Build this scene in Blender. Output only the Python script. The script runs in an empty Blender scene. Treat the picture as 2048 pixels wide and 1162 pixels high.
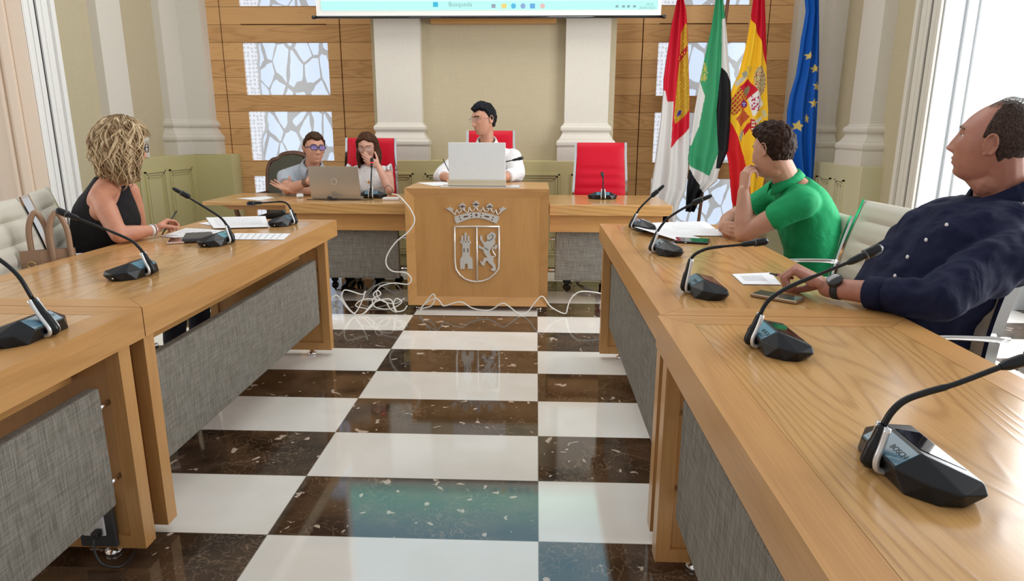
import bpy, bmesh, math, random
import numpy as np
from mathutils import Vector, Matrix, Quaternion, noise
random.seed(7)
S = bpy.context.scene
COL = S.collection
R = math.radians
V = Vector
# ------------------------------------------------------------------ camera
FPX = 1319.88; PITCH = 0.23898; YAW = 0.03545; ROLL = 0.003718; CH = 1.26
_f = V((-math.sin(YAW)*math.cos(PITCH), math.cos(YAW)*math.cos(PITCH), -math.sin(PITCH)))
_r = V((math.cos(YAW), math.sin(YAW), 0)); _u = _r.cross(_f)
_r2 = math.cos(ROLL)*_r + math.sin(ROLL)*_u; _u2 = math.cos(ROLL)*_u - math.sin(ROLL)*_r
cam_d = bpy.data.cameras.new('camera'); cam = bpy.data.objects.new('camera', cam_d); COL.objects.link(cam)
cam.matrix_world = Matrix(((_r2.x,_u2.x,-_f.x,0),(_r2.y,_u2.y,-_f.y,0),(_r2.z,_u2.z,-_f.z,CH),(0,0,0,1)))
cam_d.sensor_fit = 'HORIZONTAL'; cam_d.sensor_width = 36; cam_d.lens = FPX/2048*36; cam_d.clip_start = .05
S.camera = cam
# ------------------------------------------------------------------ world, lights, exposure
W = bpy.data.worlds.new('world'); S.world = W; W.use_nodes = True
W.node_tree.nodes['Background'].inputs[0].default_value = (0.97, 0.985, 1.0, 1)
W.node_tree.nodes['Background'].inputs[1].default_value = 0.64
def area(name, loc, rot, sx, sy, power, col=(1,1,1)):
    l = bpy.data.lights.new(name, 'AREA'); l.shape = 'RECTANGLE'; l.size = sx; l.size_y = sy; l.energy = power; l.color = col
    o = bpy.data.objects.new(name, l); COL.objects.link(o); o.location = loc; o.rotation_euler = rot; return o
area('window_daylight_right', (3.50, 2.8, 1.8), (0, R(90), 0), 3.0, 3.4, 205, (0.96, 0.98, 1.0))
area('window_daylight_left', (-4.2, 2.4, 1.8), (0, R(-90), 0), 2.6, 2.6, 42, (1.0, 0.97, 0.93))
area('overhead_fill', (-0.4, 4.6, 3.9), (0, 0, 0), 3.6, 2.2, 62, (1.0, 0.97, 0.92))  # soft fill added overhead, stands for no actual lamp
S.view_settings.view_transform = 'Standard'; S.view_settings.look = 'None'
S.view_settings.gamma = 1; S.view_settings.use_curve_mapping = False; S.view_settings.exposure = 0.05

def ray(px, py):
    return _f + _r2*((px-1024)/FPX) - _u2*((py-581)/FPX)
def atY(px, py, Y):
    d = ray(px, py); return V((0,0,CH)) + d*(Y/d.y)
def atZ(px, py, Z):
    d = ray(px, py); return V((0,0,CH)) + d*((Z-CH)/d.z)
# ------------------------------------------------------------------ materials
def newmat(name):
    m = bpy.data.materials.new(name); m.use_nodes = True
    return m, m.node_tree, m.node_tree.nodes['Principled BSDF']
def N(nt, t, **k):
    n = nt.nodes.new(t)
    for a, b in k.items(): setattr(n, a, b)
    return n
def flat(name, col, rough=.5, metal=0, spec=.5, bump=0, bscale=60, coat=0, emit=None, es=0, trans=0, sheen=0):
    m, nt, b = newmat(name)
    b.inputs['Base Color'].default_value = (*col, 1); b.inputs['Roughness'].default_value = rough
    b.inputs['Metallic'].default_value = metal; b.inputs['Specular IOR Level'].default_value = spec
    b.inputs['Coat Weight'].default_value = coat; b.inputs['Transmission Weight'].default_value = trans
    b.inputs['Sheen Weight'].default_value = sheen
    if emit: b.inputs['Emission Color'].default_value = (*emit, 1); b.inputs['Emission Strength'].default_value = es
    tc = N(nt, 'ShaderNodeTexCoord'); no = N(nt, 'ShaderNodeTexNoise'); no.inputs['Scale'].default_value = bscale; no.inputs['Detail'].default_value = 4
    nt.links.new(tc.outputs['Object'], no.inputs['Vector'])
    mx = N(nt, 'ShaderNodeMixRGB', blend_type='MULTIPLY'); mx.inputs[0].default_value = .12 if metal < .5 else .04
    mx.inputs[1].default_value = (*col, 1)
    nt.links.new(no.outputs['Color'], mx.inputs[2]); nt.links.new(mx.outputs[0], b.inputs['Base Color'])
    if bump:
        bp = N(nt, 'ShaderNodeBump'); bp.inputs['Strength'].default_value = bump; bp.inputs['Distance'].default_value = .01
        nt.links.new(no.outputs['Fac'], bp.inputs['Height']); nt.links.new(bp.outputs[0], b.inputs['Normal'])
    return m
def ramp(nt, fac, stops):
    r = N(nt, 'ShaderNodeValToRGB'); e = r.color_ramp.elements
    while len(e) < len(stops): e.new(.5)
    for i, (p, c) in enumerate(stops): e[i].position = p; e[i].color = (*c, 1) if len(c) == 3 else c
    nt.links.new(fac, r.inputs[0]); return r.outputs[0]
def math_(nt, op, a, b=None, c=None):
    n = N(nt, 'ShaderNodeMath', operation=op)
    for i, v in enumerate((a, b, c)):
        if v is None: continue
        if isinstance(v, (int, float)): n.inputs[i].default_value = v
        else: nt.links.new(v, n.inputs[i])
    return n.outputs[0]
def wood(name, c1, c2, axis='Y', rough=.28, spec=.5, rings=26, amount=.35, sc=1.0, coat=0.0, planks=None):
    m, nt, b = newmat(name)
    tc = N(nt, 'ShaderNodeTexCoord'); sep = N(nt, 'ShaderNodeSeparateXYZ'); nt.links.new(tc.outputs['Object'], sep.inputs[0])
    vec = tc.outputs['Object']
    if planks:
        h, z0 = planks
        row = math_(nt, 'FLOOR', math_(nt, 'DIVIDE', math_(nt, 'SUBTRACT', sep.outputs[2], z0), h))
        wn = N(nt, 'ShaderNodeTexWhiteNoise', noise_dimensions='1D'); nt.links.new(row, wn.inputs['W'])
        cmb = N(nt, 'ShaderNodeCombineXYZ')
        nt.links.new(math_(nt, 'MULTIPLY', wn.outputs['Value'], 37.), cmb.inputs[0])
        nt.links.new(math_(nt, 'MULTIPLY', wn.outputs['Value'], 11.), cmb.inputs[1])
        va = N(nt, 'ShaderNodeVectorMath', operation='ADD'); nt.links.new(vec, va.inputs[0]); nt.links.new(cmb.outputs[0], va.inputs[1]); vec = va.outputs[0]
    mp = N(nt, 'ShaderNodeMapping'); nt.links.new(vec, mp.inputs[0])
    s = [sc*3.2]*3; s['XYZ'.index(axis)] = sc*.45; mp.inputs['Scale'].default_value = s
    n1 = N(nt, 'ShaderNodeTexNoise'); n1.inputs['Scale'].default_value = 1.0; n1.inputs['Detail'].default_value = 2.5; n1.inputs['Roughness'].default_value = .4
    nt.links.new(mp.outputs[0], n1.inputs['Vector'])
    sn = math_(nt, 'SINE', math_(nt, 'MULTIPLY', n1.outputs['Fac'], rings*6.28))
    band = math_(nt, 'POWER', math_(nt, 'MULTIPLY_ADD', sn, .5, .5), 3.5)
    mp2 = N(nt, 'ShaderNodeMapping'); nt.links.new(vec, mp2.inputs[0])
    s = [220]*3; s['XYZ'.index(axis)] = 7; mp2.inputs['Scale'].default_value = s
    n2 = N(nt, 'ShaderNodeTexNoise'); n2.inputs['Scale'].default_value = 1.0; n2.inputs['Detail'].default_value = 3
    nt.links.new(mp2.outputs[0], n2.inputs['Vector'])
    mp3 = N(nt, 'ShaderNodeMapping'); nt.links.new(vec, mp3.inputs[0])
    s = [5]*3; s['XYZ'.index(axis)] = 1; mp3.inputs['Scale'].default_value = s
    n3 = N(nt, 'ShaderNodeTexNoise'); n3.inputs['Scale'].default_value = 1.0; n3.inputs['Detail'].default_value = 2; nt.links.new(mp3.outputs[0], n3.inputs['Vector'])
    fac = math_(nt, 'ADD', math_(nt, 'MULTIPLY', band, amount), math_(nt, 'MULTIPLY', math_(nt, 'SUBTRACT', n2.outputs['Fac'], .5), .9))
    fac = math_(nt, 'ADD', fac, math_(nt, 'MULTIPLY', math_(nt, 'SUBTRACT', n3.outputs['Fac'], .5), .5))
    if planks:
        fac = math_(nt, 'ADD', fac, math_(nt, 'MULTIPLY', math_(nt, 'SUBTRACT', wn.outputs['Value'], .5), .55))
    fac = math_(nt, 'ADD', fac, .12)
    out = ramp(nt, fac, [(0, c1), (1, c2)])
    if planks:
        fr = math_(nt, 'FRACT', math_(nt, 'DIVIDE', math_(nt, 'SUBTRACT', sep.outputs[2], z0), h))
        ln = math_(nt, 'GREATER_THAN', math_(nt, 'ABSOLUTE', math_(nt, 'SUBTRACT', fr, .5)), .488)
        mx = N(nt, 'ShaderNodeMixRGB'); nt.links.new(ln, mx.inputs[0]); nt.links.new(out, mx.inputs[1]); mx.inputs[2].default_value = (c2[0]*.45, c2[1]*.4, c2[2]*.4, 1); out = mx.outputs[0]
    nt.links.new(out, b.inputs['Base Color']); b.inputs['Roughness'].default_value = rough; b.inputs['Specular IOR Level'].default_value = spec
    b.inputs['Coat Weight'].default_value = coat; b.inputs['Coat Roughness'].default_value = .12
    bp = N(nt, 'ShaderNodeBump'); bp.inputs['Strength'].default_value = .08; bp.inputs['Distance'].default_value = .002
    nt.links.new(band, bp.inputs['Height']); nt.links.new(bp.outputs[0], b.inputs['Normal'])
    return m
OAK1 = (.57, .325, .122); OAK2 = (.31, .145, .042)
M = {}
M['oak_y'] = wood('oak_top_grain', OAK1, OAK2, 'Y', .20, .5, 44, .42, .8, .3)
M['oak_x'] = wood('oak_cross_grain', OAK1, OAK2, 'X', .22, .5, 15, .35, 1.0, .25)
M['oak_rail'] = wood('oak_edge', (.54,.285,.10), (.35,.16,.046), 'Y', .3, .5, 12, .25, .8)
M['oak_railx'] = wood('oak_edge_x', (.54,.285,.10), (.35,.16,.046), 'X', .3, .5, 12, .25, .8)
M['oak_z'] = wood('oak_upright', (.54,.285,.10), (.34,.155,.045), 'Z', .32, .5, 10, .2, .8)
M['oak_wall'] = wood('oak_wall_planks', (.70,.41,.18), (.40,.20,.072), 'X', .5, .15, 24, .3, 1.1, 0, (.1643, 2.25-.1643*20))
M['wood_dark'] = wood('dark_walnut', (.12,.05,.025), (.04,.015,.008), 'Z', .3)
M['pole'] = wood('pole_wood', (.20,.075,.035), (.09,.03,.015), 'Z', .25)
M['cream'] = flat('cream_paint', (.68,.64,.56), .55, bump=.08, bscale=40)
M['white_paint'] = flat('white_paint', (.86,.85,.82), .5, bump=.05)
M['shutter'] = flat('shutter_paint', (.66,.68,.69), .5, bump=.04)
M['pinkbeige'] = flat('beige_reveal_paint', (.76,.62,.49), .6, bump=.05)
M['sage'] = flat('sage_wainscot_paint', (.56,.50,.245), .45, bump=.04)
M['sage_light'] = flat('pale_sage_paint', (.60,.56,.35), .45, bump=.04)
def wallcloth(name, c):
    m, nt, b = newmat(name); tc = N(nt, 'ShaderNodeTexCoord')
    mp = N(nt, 'ShaderNodeMapping'); mp.inputs['Scale'].default_value = (120, 120, 9); nt.links.new(tc.outputs['Object'], mp.inputs[0])
    n1 = N(nt, 'ShaderNodeTexNoise'); n1.inputs['Scale'].default_value = 1; nt.links.new(mp.outputs[0], n1.inputs['Vector'])
    mp2 = N(nt, 'ShaderNodeMapping'); mp2.inputs['Scale'].default_value = (9, 9, 120); nt.links.new(tc.outputs['Object'], mp2.inputs[0])
    n2 = N(nt, 'ShaderNodeTexNoise'); n2.inputs['Scale'].default_value = 1; nt.links.new(mp2.outputs[0], n2.inputs['Vector'])
    f = math_(nt, 'MULTIPLY', math_(nt, 'ADD', n1.outputs['Fac'], n2.outputs['Fac']), .5)
    o = ramp(nt, f, [(.3, tuple(x*.9 for x in c)), (.7, c)])
    nt.links.new(o, b.inputs['Base Color']); b.inputs['Roughness'].default_value = .75
    return m
M['wallcloth'] = wallcloth('beige_wall_cloth', (.50,.43,.285))
def fabric(name, c1, c2, s=260):
    m, nt, b = newmat(name); tc = N(nt, 'ShaderNodeTexCoord'); fs = []
    for sc in ((s, s, 12), (12, 12, s)):
        mp = N(nt, 'ShaderNodeMapping'); mp.inputs['Scale'].default_value = sc; nt.links.new(tc.outputs['Object'], mp.inputs[0])
        n1 = N(nt, 'ShaderNodeTexNoise'); n1.inputs['Scale'].default_value = 1; n1.inputs['Detail'].default_value = 2; nt.links.new(mp.outputs[0], n1.inputs['Vector']); fs.append(n1.outputs['Fac'])
    f = math_(nt, 'ADD', math_(nt, 'MULTIPLY', fs[0], .62), math_(nt, 'MULTIPLY', fs[1], .38))
    nt.links.new(ramp(nt, f, [(.36, c2), (.62, c1)]), b.inputs['Base Color']); b.inputs['Roughness'].default_value = .85; b.inputs['Specular IOR Level'].default_value = .2
    bp = N(nt, 'ShaderNodeBump'); bp.inputs['Strength'].default_value = .3; bp.inputs['Distance'].default_value = .002
    nt.links.new(f, bp.inputs['Height']); nt.links.new(bp.outputs[0], b.inputs['Normal'])
    return m
M['linen'] = fabric('grey_linen', (.27,.25,.215), (.145,.13,.105), 210)
M['chrome'] = flat('chrome', (.85,.85,.86), .09, 1)
M['steel'] = flat('brushed_steel', (.78,.75,.70), .38, .85)
M['black'] = flat('black_plastic', (.007,.008,.010), .30, spec=.35)
M['black_gloss'] = flat('black_gloss', (.008,.008,.01), .08, coat=.5)
M['display'] = flat('display_glass', (.06,.16,.23), .22, coat=.3)  # dark glass; the blue it reflects is put into the base colour
M['silver'] = flat('silver_plastic', (.72,.72,.72), .25, .6)
M['rubber'] = flat('rubber', (.02,.02,.02), .6)
M['cream_leather'] = flat('cream_leather', (.62,.59,.50), .42, bump=.1, bscale=180)
M['red_leather'] = flat('red_leather', (.56,.004,.022), .42, spec=.22, bump=.1, bscale=160)
M['olive_leather'] = flat('olive_leather', (.045,.04,.018), .4, bump=.2, bscale=120)
M['bag'] = flat('taupe_leather', (.36,.22,.135), .4, bump=.08, bscale=160)
M['gold'] = flat('gold_metal', (.75,.55,.25), .2, 1)
M['paper'] = flat('paper', (.84,.84,.86), .7)
M['ink'] = flat('printed_ink', (.42,.43,.47), .8)
M['cable'] = flat('white_cable', (.80,.79,.74), .4)
M['cable_grey'] = flat('grey_cable', (.30,.30,.28), .4)
M['laptop'] = flat('champagne_laptop', (.50,.44,.36), .32, .55)
M['monitor'] = flat('pale_monitor_back', (.66,.67,.66), .45)
M['brushed_gold'] = flat('champagne_strip', (.66,.58,.43), .3, .6)
M['glass'] = flat('lens_glass', (.9,.92,1), .02, trans=1)
M['dark_mark'] = flat('dark_mark', (.02,.02,.022), .5)
M['white_plastic'] = flat('white_plastic', (.8,.8,.8), .35)
M['anthracite'] = flat('anthracite', (.05,.05,.055), .4)
M['black_cable'] = flat('black_cable', (.015,.015,.015), .4)
# floor
def floor_mat():
    m, nt, b = newmat('checkered_marble'); tc = N(nt, 'ShaderNodeTexCoord'); sep = N(nt, 'ShaderNodeSeparateXYZ'); nt.links.new(tc.outputs['Object'], sep.inputs[0])
    u = math_(nt, 'DIVIDE', math_(nt, 'SUBTRACT', sep.outputs[0], .0213), .8654)
    v = math_(nt, 'DIVIDE', math_(nt, 'SUBTRACT', sep.outputs[1], 4.4128), .36833)
    fu, fv = math_(nt, 'FLOOR', u), math_(nt, 'FLOOR', v)
    par = math_(nt, 'MODULO', math_(nt, 'ADD', math_(nt, 'ADD', fu, fv), 200), 2)   # (-1)+(-1)=-2 -> 0 dark
    # tile id offset
    cmb = N(nt, 'ShaderNodeCombineXYZ'); nt.links.new(math_(nt, 'MULTIPLY', fu, 7.3), cmb.inputs[0]); nt.links.new(math_(nt, 'MULTIPLY', fv, 3.7), cmb.inputs[1]); nt.links.new(math_(nt, 'MULTIPLY', math_(nt,'ADD',fv,math_(nt,'MULTIPLY',fu,5)), 2.1), cmb.inputs[2])
    va = N(nt, 'ShaderNodeVectorMath', operation='ADD'); nt.links.new(tc.outputs['Object'], va.inputs[0]); nt.links.new(cmb.outputs[0], va.inputs[1]); P = va.outputs[0]
    def noi(sc, det=4, vec=P, dist=0, rg=.5):
        n = N(nt, 'ShaderNodeTexNoise'); n.inputs['Scale'].default_value = sc; n.inputs['Detail'].default_value = det; n.inputs['Distortion'].default_value = dist; n.inputs['Roughness'].default_value = rg
        nt.links.new(vec, n.inputs['Vector']); return n
    base = ramp(nt, noi(7, 6).outputs['Fac'], [(.3, (.016,.010,.006)), (.7, (.095,.055,.032))])
    # veins
    nd = noi(5, 5, dist=1.2); sc = N(nt, 'ShaderNodeVectorMath', operation='MULTIPLY_ADD'); nt.links.new(nd.outputs['Color'], sc.inputs[0]); sc.inputs[1].default_value = (.35,.35,.35); nt.links.new(P, sc.inputs[2])
    vo = N(nt, 'ShaderNodeTexVoronoi', feature='DISTANCE_TO_EDGE'); vo.inputs['Scale'].default_value = 17; nt.links.new(sc.outputs[0], vo.inputs['Vector'])
    vein = ramp(nt, vo.outputs['Distance'], [(0, (1,1,1)), (.035, (0,0,0))])
    vmask = ramp(nt, noi(4, 2).outputs['Fac'], [(.4, (0,0,0)), (.65, (.75,.75,.75))])
    vm = math_(nt, 'MULTIPLY', vein, vmask)
    m1 = N(nt, 'ShaderNodeMixRGB'); nt.links.new(vm, m1.inputs[0]); nt.links.new(base, m1.inputs[1]); m1.inputs[2].default_value = (.32,.22,.14,1)
    cl = noi(17, 1.5, rg=.6, dist=.6); clm = ramp(nt, cl.outputs['Fac'], [(.675, (0,0,0)), (.69, (1,1,1))])
    m2 = N(nt, 'ShaderNodeMixRGB'); nt.links.new(clm, m2.inputs[0]); nt.links.new(m1.outputs[0], m2.inputs[1]); m2.inputs[2].default_value = (.50,.40,.32,1)
    white = ramp(nt, noi(3, 5).outputs['Fac'], [(.3, (.74,.705,.64)), (.7, (.84,.815,.77))])
    m3 = N(nt, 'ShaderNodeMixRGB'); nt.links.new(par, m3.inputs[0]); nt.links.new(m2.outputs[0], m3.inputs[1]); nt.links.new(white, m3.inputs[2])
    # grout
    gu = math_(nt, 'GREATER_THAN', math_(nt, 'ABSOLUTE', math_(nt, 'SUBTRACT', math_(nt, 'FRACT', u), .5)), .4985)
    gv = math_(nt, 'GREATER_THAN', math_(nt, 'ABSOLUTE', math_(nt, 'SUBTRACT', math_(nt, 'FRACT', v), .5)), .4965)
    g = math_(nt, 'MAXIMUM', gu, gv)
    m4 = N(nt, 'ShaderNodeMixRGB'); nt.links.new(g, m4.inputs[0]); nt.links.new(m3.outputs[0], m4.inputs[1]); m4.inputs[2].default_value = (.25,.22,.18,1)
    nt.links.new(m4.outputs[0], b.inputs['Base Color']); b.inputs['Roughness'].default_value = .06; b.inputs['IOR'].default_value = 1.85
    return m
M['floor'] = floor_mat()
def map_mat(name, seed):
    m, nt, b = newmat(name); tc = N(nt, 'ShaderNodeTexCoord'); sep = N(nt, 'ShaderNodeSeparateXYZ'); nt.links.new(tc.outputs['Object'], sep.inputs[0])
    cmb = N(nt, 'ShaderNodeCombineXYZ'); nt.links.new(sep.outputs[0], cmb.inputs[0]); nt.links.new(sep.outputs[2], cmb.inputs[1]); cmb.inputs[2].default_value = 0
    rot = N(nt, 'ShaderNodeMapping'); rot.inputs['Rotation'].default_value = (0,0,R(35)); rot.inputs['Location'].default_value = (seed*1.7, seed*.9, 0); rot.inputs['Scale'].default_value = (1.15, .62, 1)
    nt.links.new(cmb.outputs[0], rot.inputs[0])
    vo = N(nt, 'ShaderNodeTexVoronoi', feature='DISTANCE_TO_EDGE', voronoi_dimensions='2D'); vo.inputs['Scale'].default_value = 6.0; vo.inputs['Randomness'].default_value = .9; nt.links.new(rot.outputs[0], vo.inputs['Vector'])
    wn_ = N(nt, 'ShaderNodeTexNoise', noise_dimensions='2D'); wn_.inputs['Scale'].default_value = 5; nt.links.new(rot.outputs[0], wn_.inputs['Vector'])
    st = math_(nt, 'GREATER_THAN', vo.outputs['Distance'], math_(nt, 'MULTIPLY_ADD', math_(nt, 'POWER', wn_.outputs['Fac'], 3), .55, .012))
    blk = N(nt, 'ShaderNodeMixRGB'); nt.links.new(st, blk.inputs[0]); blk.inputs[1].default_value = (.38,.385,.40,1); blk.inputs[2].default_value = (.66,.78,.96,1)
    dv = N(nt, 'ShaderNodeTexVoronoi', voronoi_dimensions='2D'); dv.inputs['Scale'].default_value = 26; dv.inputs['Randomness'].default_value = .35; nt.links.new(cmb.outputs[0], dv.inputs['Vector'])
    dot = math_(nt, 'LESS_THAN', dv.outputs['Distance'], .33)
    dm = N(nt, 'ShaderNodeMixRGB'); nt.links.new(dot, dm.inputs[0]); dm.inputs[1].default_value = (.80,.83,.90,1); dm.inputs[2].default_value = (.58,.60,.66,1)
    wob = N(nt, 'ShaderNodeTexNoise', noise_dimensions='2D'); wob.inputs['Scale'].default_value = 3; nt.links.new(rot.outputs[0], wob.inputs['Vector'])
    edge = math_(nt, 'ADD', sep.outputs[0], math_(nt, 'MULTIPLY', wob.outputs['Fac'], .3))
    left = math_(nt, 'LESS_THAN', edge, -.10)
    riv = math_(nt, 'LESS_THAN', math_(nt, 'ABSOLUTE', math_(nt, 'ADD', edge, .085)), .02)
    mx = N(nt, 'ShaderNodeMixRGB'); nt.links.new(left, mx.inputs[0]); nt.links.new(blk.outputs[0], mx.inputs[1]); nt.links.new(dm.outputs[0], mx.inputs[2])
    mr = N(nt, 'ShaderNodeMixRGB'); nt.links.new(riv, mr.inputs[0]); nt.links.new(mx.outputs[0], mr.inputs[1]); mr.inputs[2].default_value = (.46,.47,.49,1)
    nt.links.new(mr.outputs[0], b.inputs['Emission Color']); b.inputs['Emission Strength'].default_value = .93
    b.inputs['Base Color'].default_value = (.1,.1,.1,1); b.inputs['Roughness'].default_value = .15
    return m
# ------------------------------------------------------------------ geometry helpers
def box(bm, x0, x1, y0, y1, z0, z1, bev=0, mi=0):
    vs = [bm.verts.new((x, y, z)) for z in (z0, z1) for y in (y0, y1) for x in (x0, x1)]
    fs = [bm.faces.new([vs[i] for i in q]) for q in ((0,2,3,1),(4,5,7,6),(0,1,5,4),(2,6,7,3),(0,4,6,2),(1,3,7,5))]
    for f in fs: f.material_index = mi
    if bev:
        es = list({e for f in fs for e in f.edges})
        r = bmesh.ops.bevel(bm, geom=es, offset=bev, segments=2, affect='EDGES', profile=.5)
        for f in r['faces']: f.material_index = mi
    return vs
def prism(bm, pts, fn, d0, d1, mi=0):
    """pts 2D polygon; fn(a,b,d)->Vector ; extruded between d0 and d1"""
    a = [bm.verts.new(fn(p[0], p[1], d0)) for p in pts]; c = [bm.verts.new(fn(p[0], p[1], d1)) for p in pts]
    n = len(pts); fs = [bm.faces.new(a[::-1]), bm.faces.new(c)]
    for i in range(n): fs.append(bm.faces.new((a[i], a[(i+1)%n], c[(i+1)%n], c[i])))
    for f in fs: f.material_index = mi
    bmesh.ops.recalc_face_normals(bm, faces=fs)
def frames(pts):
    T = []
    for i in range(len(pts)):
        t = (pts[min(i+1, len(pts)-1)]-pts[max(i-1, 0)]); T.append(t.normalized() if t.length > 1e-9 else V((0,0,1)))
    n = T[0].orthogonal().normalized(); out = []
    for t in T:
        n = (n-t*n.dot(t)); n = n.normalized() if n.length > 1e-6 else t.orthogonal().normalized(); out.append((t, n, t.cross(n)))
    return out
def tube(bm, pts, r, n=10, sx=1, mi=0, cap=True):
    pts = [V(p) for p in pts]; F = frames(pts); rs = r if isinstance(r, (list, tuple)) else [r]*len(pts); rings = []
    for p, (t, a, b), rr in zip(pts, F, rs):
        rings.append([bm.verts.new(p+(a*math.cos(2*math.pi*k/n)*sx+b*math.sin(2*math.pi*k/n))*rr) for k in range(n)])
    for A, B in zip(rings, rings[1:]):
        for k in range(n):
            f = bm.faces.new((A[k], A[(k+1)%n], B[(k+1)%n], B[k])); f.material_index = mi; f.smooth = True
    if cap:
        f = bm.faces.new(rings[0][::-1]); f.material_index = mi; f = bm.faces.new(rings[-1]); f.material_index = mi
def smooth_path(pts, k=6):
    pts = [V(p) for p in pts]; out = []
    P = [pts[0]*2-pts[1]]+pts+[pts[-1]*2-pts[-2]]
    for i in range(1, len(P)-2):
        for j in range(k):
            t = j/k; a, b, c, d = P[i-1], P[i], P[i+1], P[i+2]
            out.append(.5*((2*b)+(c-a)*t+(2*a-5*b+4*c-d)*t*t+(3*b-a-3*c+d)*t**3))
    out.append(pts[-1]); return out
def lathe(bm, prof, c=(0,0,0), n=24, mi=0):
    c = V(c); rings = []
    for r, z in prof: rings.append([bm.verts.new(c+V((r*math.cos(2*math.pi*k/n), r*math.sin(2*math.pi*k/n), z))) for k in range(n)])
    for A, B in zip(rings, rings[1:]):
        for k in range(n):
            f = bm.faces.new((A[k], A[(k+1)%n], B[(k+1)%n], B[k])); f.smooth = True; f.material_index = mi
    bm.faces.new(rings[0][::-1]); bm.faces.new(rings[-1])
def ell(bm, c, r, rot=None, u=20, v=14):
    r = (r,)*3 if isinstance(r, (int, float)) else r
    m = Matrix.Translation(V(c)) @ ((rot.to_4x4() if rot else Matrix.Identity(4))) @ Matrix.Diagonal((*r, 1))
    res = bmesh.ops.create_uvsphere(bm, u_segments=u, v_segments=v, radius=1, matrix=m)
    for w in res['verts']:
        for f in w.link_faces: f.smooth = True
def cap(bm, p0, r0, p1, r1, n=16):
    p0, p1 = V(p0), V(p1); t = (p1-p0); L = t.length; t = t/L if L > 1e-6 else V((0,0,1)); pts = []; rs = []
    for k in range(5):
        a = math.pi/2*(1-k/4); pts.append(p0-t*r0*math.sin(a)); rs.append(max(r0*math.cos(a), r0*.04))
    for k in range(5):
        a = math.pi/2*(k/4); pts.append(p1+t*r1*math.sin(a)); rs.append(max(r1*math.cos(a), r1*.04))
    tube(bm, pts, rs, n)
def chain(bm, pts, rs, n=16):
    for i in range(len(pts)-1): cap(bm, pts[i], rs[i], pts[i+1], rs[i+1], n)
def loft(bm, secs, n=32, e=2.4):
    """secs: (center, half-width vector, half-depth vector)"""
    rings = []
    for c, a, b in secs:
        c, a, b = V(c), V(a), V(b); ring = []
        for k in range(n):
            t = 2*math.pi*k/n; co, si = math.cos(t), math.sin(t)
            ring.append(bm.verts.new(c+a*math.copysign(abs(co)**(2/e), co)+b*math.copysign(abs(si)**(2/e), si)))
        rings.append(ring)
    fs = []
    for A, B in zip(rings, rings[1:]):
        for k in range(n): fs.append(bm.faces.new((A[k], A[(k+1)%n], B[(k+1)%n], B[k])))
    fs.append(bm.faces.new(rings[0][::-1])); fs.append(bm.faces.new(rings[-1]))
    bmesh.ops.recalc_face_normals(bm, faces=fs)
    for f in fs: f.smooth = True
def lerp_secs(secs, k=4):
    out = []
    for j in range(3): out.append(smooth_path([s[j] for s in secs], k))
    return list(zip(*out))
def B(): return bmesh.new()
def obj(name, bm, mat, parent=None, smooth=False, label=None, local=False, angle=None):
    """link a bmesh as one object; coordinates are world ones unless local"""
    me = bpy.data.meshes.new(name)
    if parent is not None and not local:
        bmesh.ops.translate(bm, verts=bm.verts, vec=-V(parent['_o']) if '_o' in parent else -parent.location)
    if smooth:
        for f in bm.faces: f.smooth = True
    bm.to_mesh(me); bm.free()
    for mm in (mat if isinstance(mat, (list, tuple)) else [mat]): me.materials.append(M[mm] if isinstance(mm, str) else mm)
    o = bpy.data.objects.new(name, me); COL.objects.link(o)
    if parent is not None: o.parent = parent
    if label: o['label'] = label
    if angle is not None:
        try: me.set_sharp_from_angle(angle=R(angle))
        except Exception: pass
    return o
def thing(name, label, cat, loc=(0,0,0), rz=0, group=None):
    o = bpy.data.objects.new(name, None); COL.objects.link(o); o.empty_display_size = .1
    o.location = loc; o.rotation_euler = (0,0,rz); o['label'] = label; o['category'] = cat
    if group: o['group'] = group
    return o
def tag(o, label, cat, group=None):
    o['label'] = label; o['category'] = cat
    if group: o['group'] = group
    return o
def recenter(o):
    """put a single mesh thing's origin at its base centre"""
    me = o.data; n = len(me.vertices); co = np.empty(n*3); me.vertices.foreach_get('co', co); co = co.reshape(-1, 3)
    c = np.array([(co[:,0].min()+co[:,0].max())/2, (co[:,1].min()+co[:,1].max())/2, co[:,2].min()])
    co -= c; me.vertices.foreach_set('co', co.ravel()); me.update(); o.location = V(c); return o
def struct(name, bm, mat, smooth=False):
    o = obj(name, bm, mat, None, smooth); o['kind'] = 'structure'; return o
def sub(o, parent_mesh):
    """make o a sub-part: same coordinates as the part it hangs on"""
    o.parent = parent_mesh; return o
def copy_tree(o, parent=None):
    c = o.copy(); COL.objects.link(c)
    if parent is not None: c.parent = parent
    for ch in [x for x in bpy.data.objects if x.parent == o]: copy_tree(ch, c)
    return c
def remesh(o, vox=.006, it=6, fac=.6, disp=0, dsc=.12, seed=0):
    m = o.modifiers.new('remesh', 'REMESH'); m.mode = 'VOXEL'; m.voxel_size = vox; m.use_smooth_shade = True
    if it: s = o.modifiers.new('smooth', 'SMOOTH'); s.factor = fac; s.iterations = it
    if disp:
        t = bpy.data.textures.new('folds', 'CLOUDS'); t.noise_scale = dsc; t.noise_depth = 1
        d = o.modifiers.new('folds', 'DISPLACE'); d.texture = t; d.strength = disp; d.mid_level = .5; d.texture_coords = 'LOCAL'
    return o
# ================================================================== SETTING
TOP = 4.3
bm = B(); box(bm, -4.6, 3.9, -2.6, 7.0, -.1, 0); struct('floor', bm, 'floor')
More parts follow.
